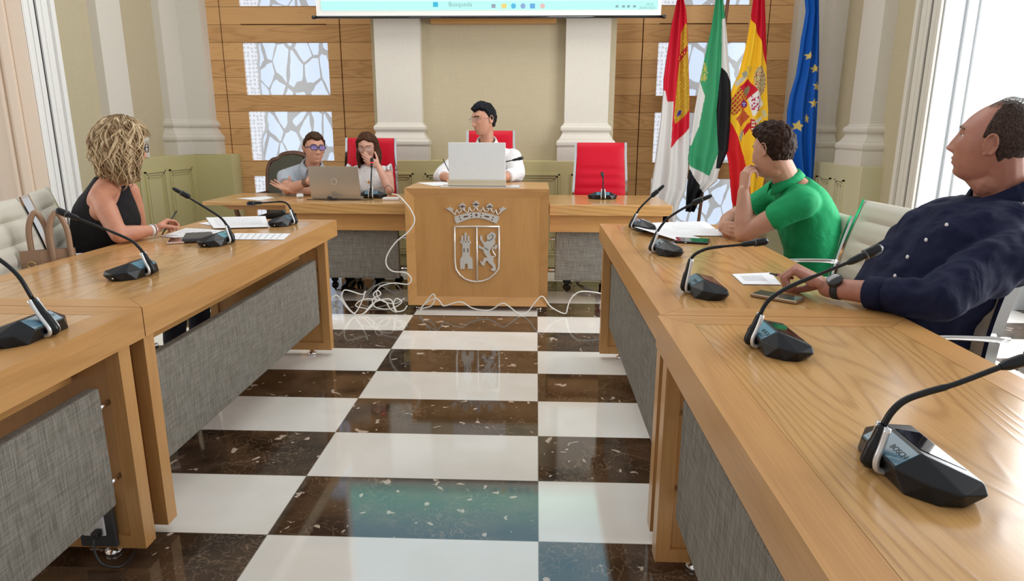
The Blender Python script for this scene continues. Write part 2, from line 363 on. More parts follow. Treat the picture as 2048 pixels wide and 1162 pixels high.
# back wall: oak planks left and right of the central breast
for xs in (((-3.52,-3.118),(-3.108,-1.940),(-1.930,-1.40)), ((.58,1.008),(1.018,2.196),(2.206,2.72))):
    for i, (x0, x1) in enumerate(xs):
        bm = B()
        if i == 1:
            wx0, wx1 = ((-2.915,-2.063) if x0 < 0 else (1.165,2.005))
            box(bm, x0, wx0, 6.8, 6.9, 0, TOP); struct('wall_back', bm, 'oak_wall'); bm = B(); box(bm, wx1, x1, 6.8, 6.9, 0, TOP)
            struct('wall_back', bm, 'oak_wall'); bm = B()
            zs = [(0,.28),(.785,.945),(1.43,1.59),(2.085,2.247),(2.257,2.42),(2.915,3.08),(3.575,TOP)]
            for z0, z1 in zs:
                struct('wall_back', bm, 'oak_wall') if len(bm.verts) else bm.free(); bm = B(); box(bm, wx0, wx1, 6.8, 6.9, z0, z1)
        else: box(bm, x0, x1, 6.8, 6.9, 0, TOP)
        struct('wall_back', bm, 'oak_wall')
bm = B(); box(bm, -3.6, 2.8, 6.93, 7.0, 0, TOP); struct('wall_back', bm, 'wood_dark')
# backlit printed map panels set into the planks
descr = {('L',0):'backlit map panel low on left oak wall, behind the wooden armchair', ('L',1):'backlit grey and blue street map panel behind the head of the man with blue glasses',
 ('L',2):'large backlit map panel on left oak wall with dotted river band, fully in view', ('L',3):'backlit map panel at top of left oak wall, cut by the picture edge',
 ('R',0):'backlit panel low on right oak wall, seen below the green and white flag', ('R',1):'backlit map panel behind the lower halves of the flags',
 ('R',2):'backlit map panel behind the upper halves of the four flags', ('R',3):'backlit map panel at top of right oak wall above the thin groove'}
k = 0
for sd, (x0, x1) in (('L', (-2.915,-2.063)), ('R', (1.165,2.005))):
    for j, (z0, z1) in enumerate(((.28,.785),(.945,1.43),(1.59,2.085),(2.42,2.915))):
        k += 1; t = thing('backlit_map_panel', descr[(sd, j)], 'light panel', ((x0+x1)/2, 6.83, (z0+z1)/2), 0, 'backlit map panels in the oak wall')
        bm = B(); box(bm, x0+.001, x1-.001, 6.815, 6.85, z0+.001, z1-.001, .006)
        obj('printed_pane', bm, map_mat('printed_map_%d' % k, k), t)
# central breast
bm = B(); box(bm, -1.50, .70, 6.26, 6.8, 0, TOP); struct('wall_back', bm, 'wallcloth')
def panel_mould(bm, fn, a0, a1, z0, z1):
    for k, (o, d, w) in enumerate(((0, .016, .014), (.022, .010, .012), (.05, .006, .008))):
        A0, A1, Z0, Z1 = a0+o, a1-o, z0+o, z1-o
        for q in ((A0, A1, Z1-w, Z1), (A0, A1, Z0, Z0+w), (A0, A0+w, Z0, Z1), (A1-w, A1, Z0, Z1)):
            pr = [(q[0], q[2]), (q[1], q[2]), (q[1], q[3]), (q[0], q[3])]
            prism(bm, pr, fn, -.002, d)
bm = B(); box(bm, -1.56, .76, 6.10, 6.27, 0, .985, .004)
f_back = lambda a, z, d: V((a, 6.10-d, z))
panel_mould(bm, f_back, -1.02, .215, .12, .87); panel_mould(bm, f_back, -1.50, -1.125, .12, .87); panel_mould(bm, f_back, .32, .70, .12, .87)
struct('trim_1', bm, 'sage')
PROF = [(.062,0),(.062,.118),(.054,.122),(.060,.128),(.068,.142),(.068,.165),(.058,.183),(.046,.19),(.046,.196),(.036,.205),(.020,.235),(.014,.252),(.014,.258),(.024,.262),(.032,.276),(.032,.296),(.022,.312),(.010,.318),(.010,.324),(0,.334)]
def pilaster(x0, x1, y0, y1, zb, name):
    bm = B(); rings = []
    for o, z in PROF+[(0, TOP-zb)]:
        rings.append([bm.verts.new(p) for p in ((x0-o,y0-o,zb+z),(x1+o,y0-o,zb+z),(x1+o,y1+o,zb+z),(x0-o,y1+o,zb+z))])
    for A, C in zip(rings, rings[1:]):
        for k in range(4): bm.faces.new((A[k], A[(k+1)%4], C[(k+1)%4], C[k]))
    bm.faces.new(rings[0][::-1]); bm.faces.new(rings[-1]); bmesh.ops.recalc_face_normals(bm, faces=bm.faces)
    struct(name, bm, 'cream')
pilaster(-1.452, -1.045, 6.17, 6.30, .985, 'trim_2'); pilaster(.248, .640, 6.17, 6.30, .985, 'trim_3')
bm = B(); box(bm, -.94, .16, 6.14, 6.25, 2.165, 2.215, .004); struct('trim_4', bm, 'oak_railx')
# left wall
bm = B(); box(bm, -3.66, -3.54, 4.70, 7.0, 0, TOP); struct('wall_left', bm, 'wallcloth')
bm = B(); box(bm, -3.56, -3.41, 5.30, 6.66, 0, 1.012, .004); box(bm, -3.56, -3.035, 6.60, 6.80, 0, 1.012, .004)
f_left = lambda a, z, d: V((-3.41+d, a, z))
for a0, a1 in ((5.36,5.62),(5.70,6.02),(6.10,6.50)): panel_mould(bm, f_left, a0, a1, .12, .89)
struct('trim_5', bm, 'sage')
pilaster(-3.62, -3.465, 5.43, 5.75, 1.012, 'trim_6'); pilaster(-3.62, -3.245, 6.66, 6.9, 1.012, 'trim_7'); pilaster(-3.64, -3.472, 6.36, 6.8, 1.012, 'trim_7')
def architrave(name, xf, y0, y1, sgn, mat):
    bm = B(); L = y1-y0; d = [(0,.28,.00),(.05,.22,.018),(.10,.16,.010),(.02,.09,.03)]
    box(bm, min(xf, xf-sgn*.12), max(xf, xf-sgn*.12), y0, y1, 0, TOP)
    for a, b_, h in ((0,.14,.022),(.20,.36,.012),(.42,.56,.018),(.62,.80,.010),(.86,1.0,.026)):
        box(bm, min(xf, xf+sgn*h), max(xf, xf+sgn*h), y0+a*L, y0+b_*L, 0, TOP, .004)
    struct(name, bm, mat)
architrave('trim_8', -3.49, 4.66, 4.96, 1, 'white_paint')
bm = B(); box(bm, -4.45, -3.49, 4.66, 4.80, 0, TOP)
for x0, x1, h in ((-3.60,-3.49,.0),(-3.66,-3.60,.02),(-3.86,-3.66,.0)): box(bm, x0, x1, 4.66-h-.004, 4.70, 0, TOP, .003)
box(bm, -3.72, -3.695, 4.635, 4.68, 0, TOP, .006); struct('wall_left', bm, 'pinkbeige')
bm = B(); box(bm, -4.5, -4.4, -2.6, 4.70, 0, .45); box(bm, -4.5, -4.4, -2.6, 1.1, .45, TOP); box(bm, -4.5, -4.4, 1.1, 4.7, 3.3, TOP); struct('wall_left', bm, 'pinkbeige')
# right wall
bm = B(); box(bm, 2.76, 2.9, 4.80, 7.0, 0, TOP); struct('wall_right', bm, 'wallcloth')
bm = B(); box(bm, 2.59, 2.78, 5.43, 6.80, 0, .982, .004); box(bm, 2.30, 2.78, 6.60, 6.8, 0, .982, .004)
f_right = lambda a, z, d: V((2.59-d, a, z))
for a0, a1 in ((5.70,5.86),(5.96,6.16),(6.24,6.5)): panel_mould(bm, f_right, a0, a1, .12, .86)
struct('trim_9', bm, 'sage_light')
pilaster(2.655, 2.80, 5.53, 5.89, .982, 'trim_10'); pilaster(2.42, 2.80, 6.66, 6.9, .982, 'trim_11'); pilaster(2.655, 2.80, 6.40, 6.8, .982, 'trim_11')
architrave('trim_12', 2.67, 4.76, 5.07, -1, 'cream')
bm = B(); box(bm, 2.67, 3.75, 4.765, 4.90, 0, TOP); box(bm, 2.67, 2.79, 4.745, 4.80, 0, TOP, .004); box(bm, 2.815, 2.835, 4.74, 4.80, 0, TOP, .006); box(bm, 2.90, 3.6, 4.745, 4.80, 0, TOP, .004)
struct('wall_right', bm, 'shutter')
bm = B(); box(bm, 3.7, 3.8, -2.6, .9, 0, TOP); box(bm, 3.7, 3.8, .9, 4.9, 3.4, TOP); box(bm, 3.7, 3.8, .9, 4.9, 0, .12); struct('wall_right', bm, 'white_paint')
def window(name, x, y0, y1, z0, z1):
    bm = B(); n = 3
    for i in range(n+1):
        y = y0+(y1-y0)*i/n; box(bm, x-.03, x+.03, y-.03, y+.03, z0, z1, .004)
    for z in (z0, (z0+z1)*.62, z1): box(bm, x-.028, x+.028, y0, y1, z-.03, z+.03, .004)
    struct(name, bm, 'white_paint')
window('window_1', 3.6, 1.0, 4.7, .15, 3.35); window('window_2', -4.3, 1.15, 4.6, .5, 3.25)
# ================================================================== PROJECTION SCREEN
def emis(name, c, s): return flat(name, (.02,.02,.02), .6, emit=c, es=s, spec=.1)
ts = thing('projection_screen', 'white pull-down projection screen with pale turquoise computer desktop, above the lectern', 'projection screen', (-.43, 6.0, 2.2))
bm = B(); box(bm, -1.90, 1.035, 5.998, 6.004, 2.20, 3.98); obj('screen_fabric', bm, 'white_paint', ts)
bm = B(); tube(bm, [(-1.94,6.0,2.192),(1.075,6.0,2.192)], .012, 12); tube(bm, [(-1.94,6.0,2.192),(-1.915,6.0,2.192)], .016, 12); tube(bm, [(1.05,6.0,2.192),(1.075,6.0,2.192)], .016, 12); obj('bottom_bar', bm, 'black_gloss', ts)
def screen_mat():
    m, nt, b = newmat('projected_desktop'); tc = N(nt, 'ShaderNodeTexCoord'); sep = N(nt, 'ShaderNodeSeparateXYZ'); nt.links.new(tc.outputs['Object'], sep.inputs[0])
    o = ramp(nt, math_(nt, 'MULTIPLY', sep.outputs[2], .7), [(0, (.42,1.0,.80)), (.15, (.36,.97,.82)), (.4, (.20,.60,.78)), (1, (.22,.60,.80))])
    nt.links.new(o, b.inputs['Emission Color']); b.inputs['Emission Strength'].default_value = 1.25; b.inputs['Base Color'].default_value = (.2,.2,.2,1)
    return m
bm = B(); box(bm, -1.855, 1.005, 5.992, 5.9985, 2.248, 3.92); im = obj('projected_image', bm, screen_mat(), ts)
bm = B(); box(bm, -1.855, 1.005, 5.990, 5.9925, 2.248, 2.318); obj('taskbar', bm, emis('taskbar_light', (.50,1.0,.90), 1.0), ts)
def spx(px, py): return atY(px, py, 5.989)
icons = [(871,9,5,(.05,.55,.80)),(987,12,4,(.35,.40,.50)),(1008,12,5,(.95,.75,.25)),(1027,12,5,(.10,.55,.85)),(1046,12,5,(.30,.45,.75)),(1065,12,5,(.15,.45,.85)),(1085,12,5,(.85,.60,.55))]
for i, (px, py, r, c) in enumerate(icons):
    p = spx(px, py); bm = B(); s = r*.0043
    if i in (0, 1, 2, 5): box(bm, p.x-s, p.x+s, 5.9885, 5.990, p.z-s*.9, p.z+s*.9)
    else: prism(bm, [(p.x+s*math.cos(a*math.pi/8), p.z+s*math.sin(a*math.pi/8)) for a in range(16)], lambda a, b_, d: V((a, d, b_)), 5.9885, 5.990)
    obj('taskbar_icon', bm, emis('icon_%d' % i, c, .9), ts)
def text(body, size, loc, rot, mat, parent, name='lettering', ext=.0004, align='LEFT'):
    cu = bpy.data.curves.new(name, 'FONT'); cu.body = body; cu.size = size; cu.extrude = ext; cu.align_x = align; cu.align_y = 'CENTER'
    o = bpy.data.objects.new(name, cu); COL.objects.link(o); dg = bpy.context.evaluated_depsgraph_get(); me = bpy.data.meshes.new_from_object(o.evaluated_get(dg))
    bpy.data.objects.remove(o); me.materials.clear(); me.materials.append(M[mat] if isinstance(mat, str) else mat)
    q = bpy.data.objects.new(name, me); COL.objects.link(q); q.parent = parent
    q.matrix_local = Matrix.Translation(V(loc)-(parent.location if parent else V())) @ rot.to_4x4(); return q
FR = Matrix.Rotation(R(90), 3, 'X')
grey_txt = emis('screen_text', (.30,.50,.52), .8)
p = spx(897, 9); text('Búsqueda', .052, (p.x, 5.9885, p.z), FR, grey_txt, ts)
p = spx(1284, 9); text('10:53', .03, (p.x+.03, 5.9885, p.z), FR, grey_txt, ts)
p = spx(1278, 16); text('20/05/2025', .03, (p.x, 5.9885, p.z), FR, grey_txt, ts)
for px in (1234, 1247, 1257, 1269):
    p = spx(px, 13); bm = B(); box(bm, p.x-.012, p.x+.012, 5.9885, 5.990, p.z-.008, p.z+.010); obj('tray_icon', bm, grey_txt, ts)
# ================================================================== CONFERENCE TABLES
def leg_panel(x0, x1, y0, y1, z0, z1):
    bm = B(); w = .042; e = .012
    box(bm, x0+w, x1-w, y0+e, y1-e, z0+w, z1-w)
    for (a, b_, c, d) in ((x0, x1, z1-w, z1), (x0, x1, z0, z0+w)):
        s = 1 if c < .4 else -1
        zi, zo = (d, c) if s == 1 else (c, d)
        prism(bm, [(x0, zo), (x1, zo), (x1-w, zi), (x0+w, zi)], lambda p, q, t: V((p, t, q)), y0, y1)
    for xo, xi in ((x0, x0+w), (x1, x1-w)):
        prism(bm, [(xo, z0), (xo, z1), (xi, z1-w), (xi, z0+w)], lambda p, q, t: V((p, t, q)), y0, y1)
    return bm
def conf_table(label, xf, xb, y0, y1, ylegs, zt=.755):
    s = 1 if xb > xf else -1; a, b_ = min(xf, xb), max(xf, xb)
    t = thing('conference_table', label, 'table', ((a+b_)/2, (y0+y1)/2, 0), 0, 'oak conference tables in a U')
    bm = B(); w = .085; g = .0012
    # mitred rails, inner panel
    def pr(pts): prism(bm, pts, lambda p, q, d: V((p, q, d)), zt-.09, zt)
    a1, b1, c1, d1 = a+w, b_-w, y0+w, y1-w
    prism(bm, [(a, y0), (a, y1), (a1-g, d1), (a1-g, c1)], lambda p, q, d: V((p, q, d)), zt-.09, zt)
    obj('edge_rail', bm, 'oak_rail', t); bm = B()
    prism(bm, [(b_, y0), (b_, y1), (b1+g, d1), (b1+g, c1)], lambda p, q, d: V((p, q, d)), zt-.09, zt)
    obj('edge_rail', bm, 'oak_rail', t)
    bm = B()
    prism(bm, [(a+g, y0), (b_-g, y0), (b1, c1-g), (a1, c1-g)], lambda p, q, d: V((p, q, d)), zt-.09, zt)
    obj('end_rail', bm, 'oak_railx', t); bm = B()
    prism(bm, [(a+g, y1), (b_-g, y1), (b1, d1+g), (a1, d1+g)], lambda p, q, d: V((p, q, d)), zt-.09, zt)
    obj('end_rail', bm, 'oak_railx', t)
    bm = B(); box(bm, a1, b1, c1, d1, zt-.05, zt-.0004); obj('tabletop', bm, 'oak_y', t)
    xl0 = xf+s*.015; xl1 = xb-s*.05
    for yy in ylegs:
        L = obj('leg', leg_panel(min(xl0, xl1), max(xl0, xl1), yy, yy+.052, .035, zt-.09), 'oak_z', t)
        for xx in (xl0+s*.12, xl1-s*.12):
            bm = B(); lathe(bm, [(.022,0),(.024,.012),(.012,.016),(.010,.038)], (xx, yy+.026, 0), 16); f = obj('levelling_foot', bm, 'chrome', t)
    xp = xf+s*.055
    bm = B(); box(bm, min(xp, xp+s*.035), max(xp, xp+s*.035), ylegs[0]+.10, ylegs[1]-.04, .205, .565, .006); obj('fabric_panel', bm, 'linen', t)
    for yy in (ylegs[0]+.045, ylegs[1]-.045):
        for z in (.27, .50): bm = B(); tube(bm, [(xp+s*.018, yy, z), (xp+s*.018, yy+.065, z)], .009, 10); obj('panel_bracket', bm, 'chrome', t)
    bm = B(); box(bm, min(xf+s*.16, xf+s*.19), max(xf+s*.16, xf+s*.19), ylegs[0]+.05, ylegs[1], .565, zt-.09); obj('apron', bm, 'oak_rail', t)
    return t
tL1 = conf_table('oak conference table on the left where the blonde woman sits, far end near the desk', -1.14, -1.88, 1.812, 3.73, (1.822, 3.535))
tL2 = conf_table('nearest oak conference table on the left, with wall socket plate on its leg', -1.14, -1.88, -.12, 1.808, (.02, 1.70))
tR1 = conf_table('oak conference table on the right where the man in green leans his elbows', .355, 1.03, 1.802, 3.665, (1.850, 3.545))
tR2 = conf_table('nearest oak conference table on the right with two microphones, in front of man in navy', .345, 1.03, -.12, 1.798, (.02, 1.70))
# socket plate on near left table leg
t = thing('socket_plate', 'anthracite plate with white double socket and black plug on left table leg', 'socket', (-1.29, 1.695, .10))
bm = B(); box(bm, -1.345, -1.235, 1.688, 1.702, .045, .205, .003); obj('plate', bm, 'anthracite', t)
bm = B(); box(bm, -1.330, -1.262, 1.682, 1.690, .085, .155, .003); obj('double_socket', bm, 'white_plastic', t)
bm = B()
for x, z in ((-1.315,.137),(-1.315,.107)): box(bm, x-.004, x+.004, 1.6805, 1.683, z-.003, z+.003)
obj('socket_hole', bm, 'dark_mark', t)
bm = B(); box(bm, -1.288, -1.268, 1.655, 1.683, .090, .112, .004); tube(bm, smooth_path([(-1.278,1.66,.095),(-1.262,1.63,.07),(-1.235,1.62,.035),(-1.20,1.65,.012),(-1.22,1.75,.008),(-1.30,1.85,.008)]), .0035, 8); obj('plug', bm, 'black_cable', t)
t = thing('socket_plate', 'dark socket plate with thin grey cord on the right table leg near picture bottom', 'socket', (.50, 1.695, .10))
bm = B(); box(bm, .46, .57, 1.688, 1.702, .045, .195, .003); obj('plate', bm, 'anthracite', t)
bm = B(); tube(bm, smooth_path([(.50,1.685,.09),(.475,1.62,.05),(.45,1.60,.02),(.42,1.58,.008),(.38,1.60,.006)]), .004, 8); obj('cord', bm, 'cable_grey', t)
# ================================================================== DAIS DESKS + PODIUM
def dais(label, x0, x1, px0, px1):
    t = thing('dais_desk', label, 'desk', ((x0+x1)/2, 4.95, 0), 0, 'long oak desks beside the lectern')
    bm = B(); box(bm, x0, x1, 4.60, 5.32, .680, .755, .004); obj('desktop', bm, 'oak_x', t)
    bm = B(); box(bm, x0+.005, x1-.005, 4.66, 4.70, .555, .680); obj('apron', bm, 'oak_railx', t)
    bm = B(); box(bm, px0, px1, 4.74, 4.775, .185, .545, .006); obj('fabric_panel', bm, 'linen', t)
    for xa, xb_ in ((x0+.005, px0+.01), (px1-.01, x1-.005)):
        for z in (.26, .49): bm = B(); tube(bm, [(xa, 4.757, z), (xb_, 4.757, z)], .010, 10); obj('panel_bracket', bm, 'chrome', t)
    for xx in ((x1-.055,) if x1 > 0 else (x0+.01,)):
        bm = B(); box(bm, xx, xx+.045, 4.66, 5.28, .035, .68, .003); obj('leg', bm, 'oak_z', t)
        bm = B(); lathe(bm, [(.022,0),(.024,.012),(.012,.016),(.010,.04)], (xx+.022, 4.75, 0), 14); obj('levelling_foot', bm, 'chrome', t)
    return t
dais('long oak desk left of the lectern with laptop and microphone', -1.765, -.905, -1.66, -1.0)
dais('long oak desk right of the lectern in front of the empty red chair', .095, .945, .145, .86)
t = thing('side_table', 'thin-topped oak side table left of the desk, by the man in pale blue', 'table', (-2.08, 4.98, 0))
bm = B(); box(bm, -2.38, -1.775, 4.64, 5.30, .728, .755, .004); obj('tabletop', bm, 'oak_x', t)
bm = B(); box(bm, -1.86, -1.80, 4.95, 5.25, 0, .728, .003); obj('leg', bm, 'oak_z', t)
bm = B(); prism(bm, [(-2.30,.728),(-1.80,.728),(-1.80,.69),(-2.22,.69)], lambda a, b_, d: V((a, d, b_)), 4.72, 5.2); obj('apron', bm, 'oak_railx', t)
# podium
X0, X1, Y0, Y1, Z1 = -.902, .090, 4.53, 5.14, .868
t = thing('lectern', 'wide oak lectern desk bearing a steel crown and coat of arms', 'lectern', ((X0+X1)/2, 4.85, 0)); POD = t
bm = B(); w = .062; dz = .022
ring_o = [(X0, .04), (X1, .04), (X1, Z1), (X0, Z1)]; ring_i = [(X0+w, .04+w), (X1-w, .04+w), (X1-w, Z1-w), (X0+w, Z1-w)]
vo = [bm.verts.new((a, Y0, b_)) for a, b_ in ring_o]; vi = [bm.verts.new((a, Y0+dz, b_)) for a, b_ in ring_i]; vb = [bm.verts.new((a, Y1, b_)) for a, b_ in ring_o]
for k in range(4):
    bm.faces.new((vo[k], vo[(k+1)%4], vi[(k+1)%4], vi[k])); bm.faces.new((vo[k], vb[k], vb[(k+1)%4], vo[(k+1)%4]))
bm.faces.new(vb[::-1]); bmesh.ops.recalc_face_normals(bm, faces=bm.faces); obj('body', bm, 'oak_railx', t)
bm = B(); box(bm, X0+w, X1-w, Y0+dz-.0005, Y0+.05, .04+w, Z1-w); obj('front_panel', bm, wood('oak_front', (.50,.26,.085), (.36,.165,.047), 'Z', .3, .5, 10, .2, .8), t)
for xx in (X0+.06, X1-.06):
    for yy in (4.6, 5.05):
        bm = B(); lathe(bm, [(.022,0),(.024,.012),(.012,.016),(.010,.045)], (xx, yy, 0), 14); obj('levelling_foot', bm, 'chrome', t)
# coat of arms, traced in the plane of the panel, real steel plates 5 mm thick
YE = Y0+dz
def e2(u, v): p = atY(880+u/6.113, 390+v/6.116, YE-.004); return (p.x, p.z)
def plate(bm, pts, th=.006, off=.0): prism(bm, [e2(*p) for p in pts], lambda a, b_, d: V((a, d, b_)), YE-.004-th-off, YE-.004-off+.006)
te = thing('coat_of_arms', 'brushed steel crown above shield with castle and lion on the lectern front', 'emblem', (-.41, YE, .2))
bm = B()
top = [(178+i*(722-178)/14, 262-52*math.sin(math.pi*i/14)) for i in range(15)]; bot = [(690-i*(690-208)/14, 350-70*math.sin(math.pi*i/14)) for i in range(15)]
plate(bm, top+[(712,310)]+bot+[(182,312)])
obj('crown_band', bm, 'steel', te)
bm = B()
for pts in ([(185,240),(205,190),(235,222),(270,180),(285,165),(300,190),(340,215),(358,160),(385,195),(420,180),(441,140),(460,180),(500,195),(528,160),(548,200),(590,190),(608,160),(630,190),(655,215),(682,188),(700,240)],):
    tube(bm, smooth_path([V((e2(*p)[0], YE-.006, e2(*p)[1])) for p in pts], 4), .0035, 6)
for cx, cy, s in ((441,115,1.0),(275,140,1.0),(608,143,1.0)):
    for k in range(5):
        a = math.pi/2+k*2*math.pi/5.2-(.0); a = R([90, 20, 160, -35, 215][k]); L = 56 if k == 0 else 50
        px, py = cx+L*math.cos(a)*.85, cy-L*math.sin(a)*.8
        nx, ny = -math.sin(a), -math.cos(a)
        mx_, my_ = cx+L*.6*math.cos(a), cy-L*.6*math.sin(a)
        plate(bm, [(cx+nx*8, cy+ny*8), (mx_+nx*20, my_+ny*20), (px, py), (mx_-nx*20, my_-ny*20), (cx-nx*8, cy-ny*8)])
for sg, bx, by in ((-1,135,185),(1,755,185)):
    plate(bm, [(bx-sg*25,by+35),(bx+sg*8,by+12),(bx+sg*65,by-25),(bx+sg*30,by-30),(bx+sg*5,by-42),(bx-sg*8,by-18),(bx-sg*35,by-28),(bx-sg*20,by)])
    tube(bm, [V((e2(bx-sg*5,by+15)[0], YE-.006, e2(bx-sg*5,by+15)[1])), V((e2(bx-sg*55,by+60)[0], YE-.006, e2(bx-sg*55,by+60)[1]))], .004, 6)
for cx, cy in ((205,185),(358,153),(528,153),(682,185)):
    p = e2(cx, cy); ell(bm, (p[0], YE-.008, p[1]), .0045, u=10, v=8)
obj('crown_fleurons', bm, 'steel', te)
bm = B()
for cx, cy, s in ((441,115,15),(275,140,15),(608,143,15),(240,268,9),(252,298,9),(385,233,9),(388,264,9),(505,233,9),(502,264,9),(650,270,9),(640,300,9)):
    p = e2(cx, cy); ell(bm, (p[0], YE-.011, p[1]), (s*.00057, .002, s*.00057), u=10, v=8)
for pts in ([(445,222),(463,243),(445,264),(427,243)], [(285,270),(298,256),(345,250),(345,264),(300,276)], [(545,250),(600,258),(606,270),(590,276),(545,264)]):
    plate(bm, pts, .0075)
obj('crown_hole', bm, 'wood_dark', te)
bm = B()
sh = [(180,385),(180,600),(182,800),(195,905),(240,975),(310,1030),(390,1055),(455,1060),(520,1052),(600,1022),(670,965),(718,900),(722,700),(720,385)]
def bar(pts, r):
    tube(bm, [V((e2(*p)[0], YE-.005, e2(*p)[1])) for p in pts], r, 8)
bar(sh, .0055); bar([(172,385),(728,385)], .0065); bar([(450,385),(456,1060)], .0055)
obj('shield_outline', bm, 'steel', te)
bm = B(); plate(bm, [(248,902),(248,780),(275,745),(275,595),(248,590),(248,565),(262,562),(262,500),(282,495),(288,500),(286,560),(300,560),(300,465),(322,458),(326,465),(324,560),(338,560),(338,500),(352,494),(362,500),(360,562),(380,565),(380,592),(364,598),(362,745),(396,780),(402,902),(342,902),(340,850),(322,832),(305,850),(303,902)])
obj('castle', bm, 'steel', te)
bm = B()
for pts in ([(290,650),(300,650),(300,698),(290,698)], [(336,650),(346,650),(346,698),(336,698)], [(270,560),(286,575),(276,580)], [(306,560),(322,575),(310,580)], [(344,560),(358,575),(346,580)]): plate(bm, pts, .0075)
obj('castle_window', bm, 'dark_mark', te)
bm = B()
plate(bm, [(490,500),(505,495),(518,505),(520,540),(535,570),(560,575),(580,555),(575,520),(568,515),(575,505),(582,485),(610,470),(628,448),(640,458),(660,460),(672,475),(684,490),(680,520),(670,545),(676,575),(668,600),(640,640),(618,665),(605,700),(620,735),(650,760),(655,790),(650,820),(675,850),(682,880),(684,920),(668,930),(640,925),(615,905),(645,895),(650,880),(630,855),(600,830),(580,800),(556,812),(546,850),(540,868),(510,850),(486,800),(505,808),(520,820),(530,795),(535,768),(580,764),(560,735),(535,700),(530,670),(500,655),(475,650),(470,620),(480,610),(495,625),(515,635),(535,640),(540,620),(522,590),(500,555),(488,530)])
obj('lion', bm, 'steel', te)
bm = B()
bar([(640,758),(668,750),(678,735),(660,715),(645,690),(640,665),(655,640),(680,640),(695,630)], .005); plate(bm, [(660,650),(675,612),(700,605),(705,625),(690,660),(675,665)])
obj('lion_tail', bm, 'steel', te)
bm = B()
bar([(625,485),(645,490),(652,510),(640,530),(625,545),(605,555),(580,550)], .0022); bar([(545,640),(560,655),(570,650),(578,668),(592,672)], .0022)
for v in bm.verts: v.co.y -= .008
plate(bm, [(602,498),(612,500),(610,508),(601,506)], .0078)
obj('lion_marking', bm, 'dark_mark', te)
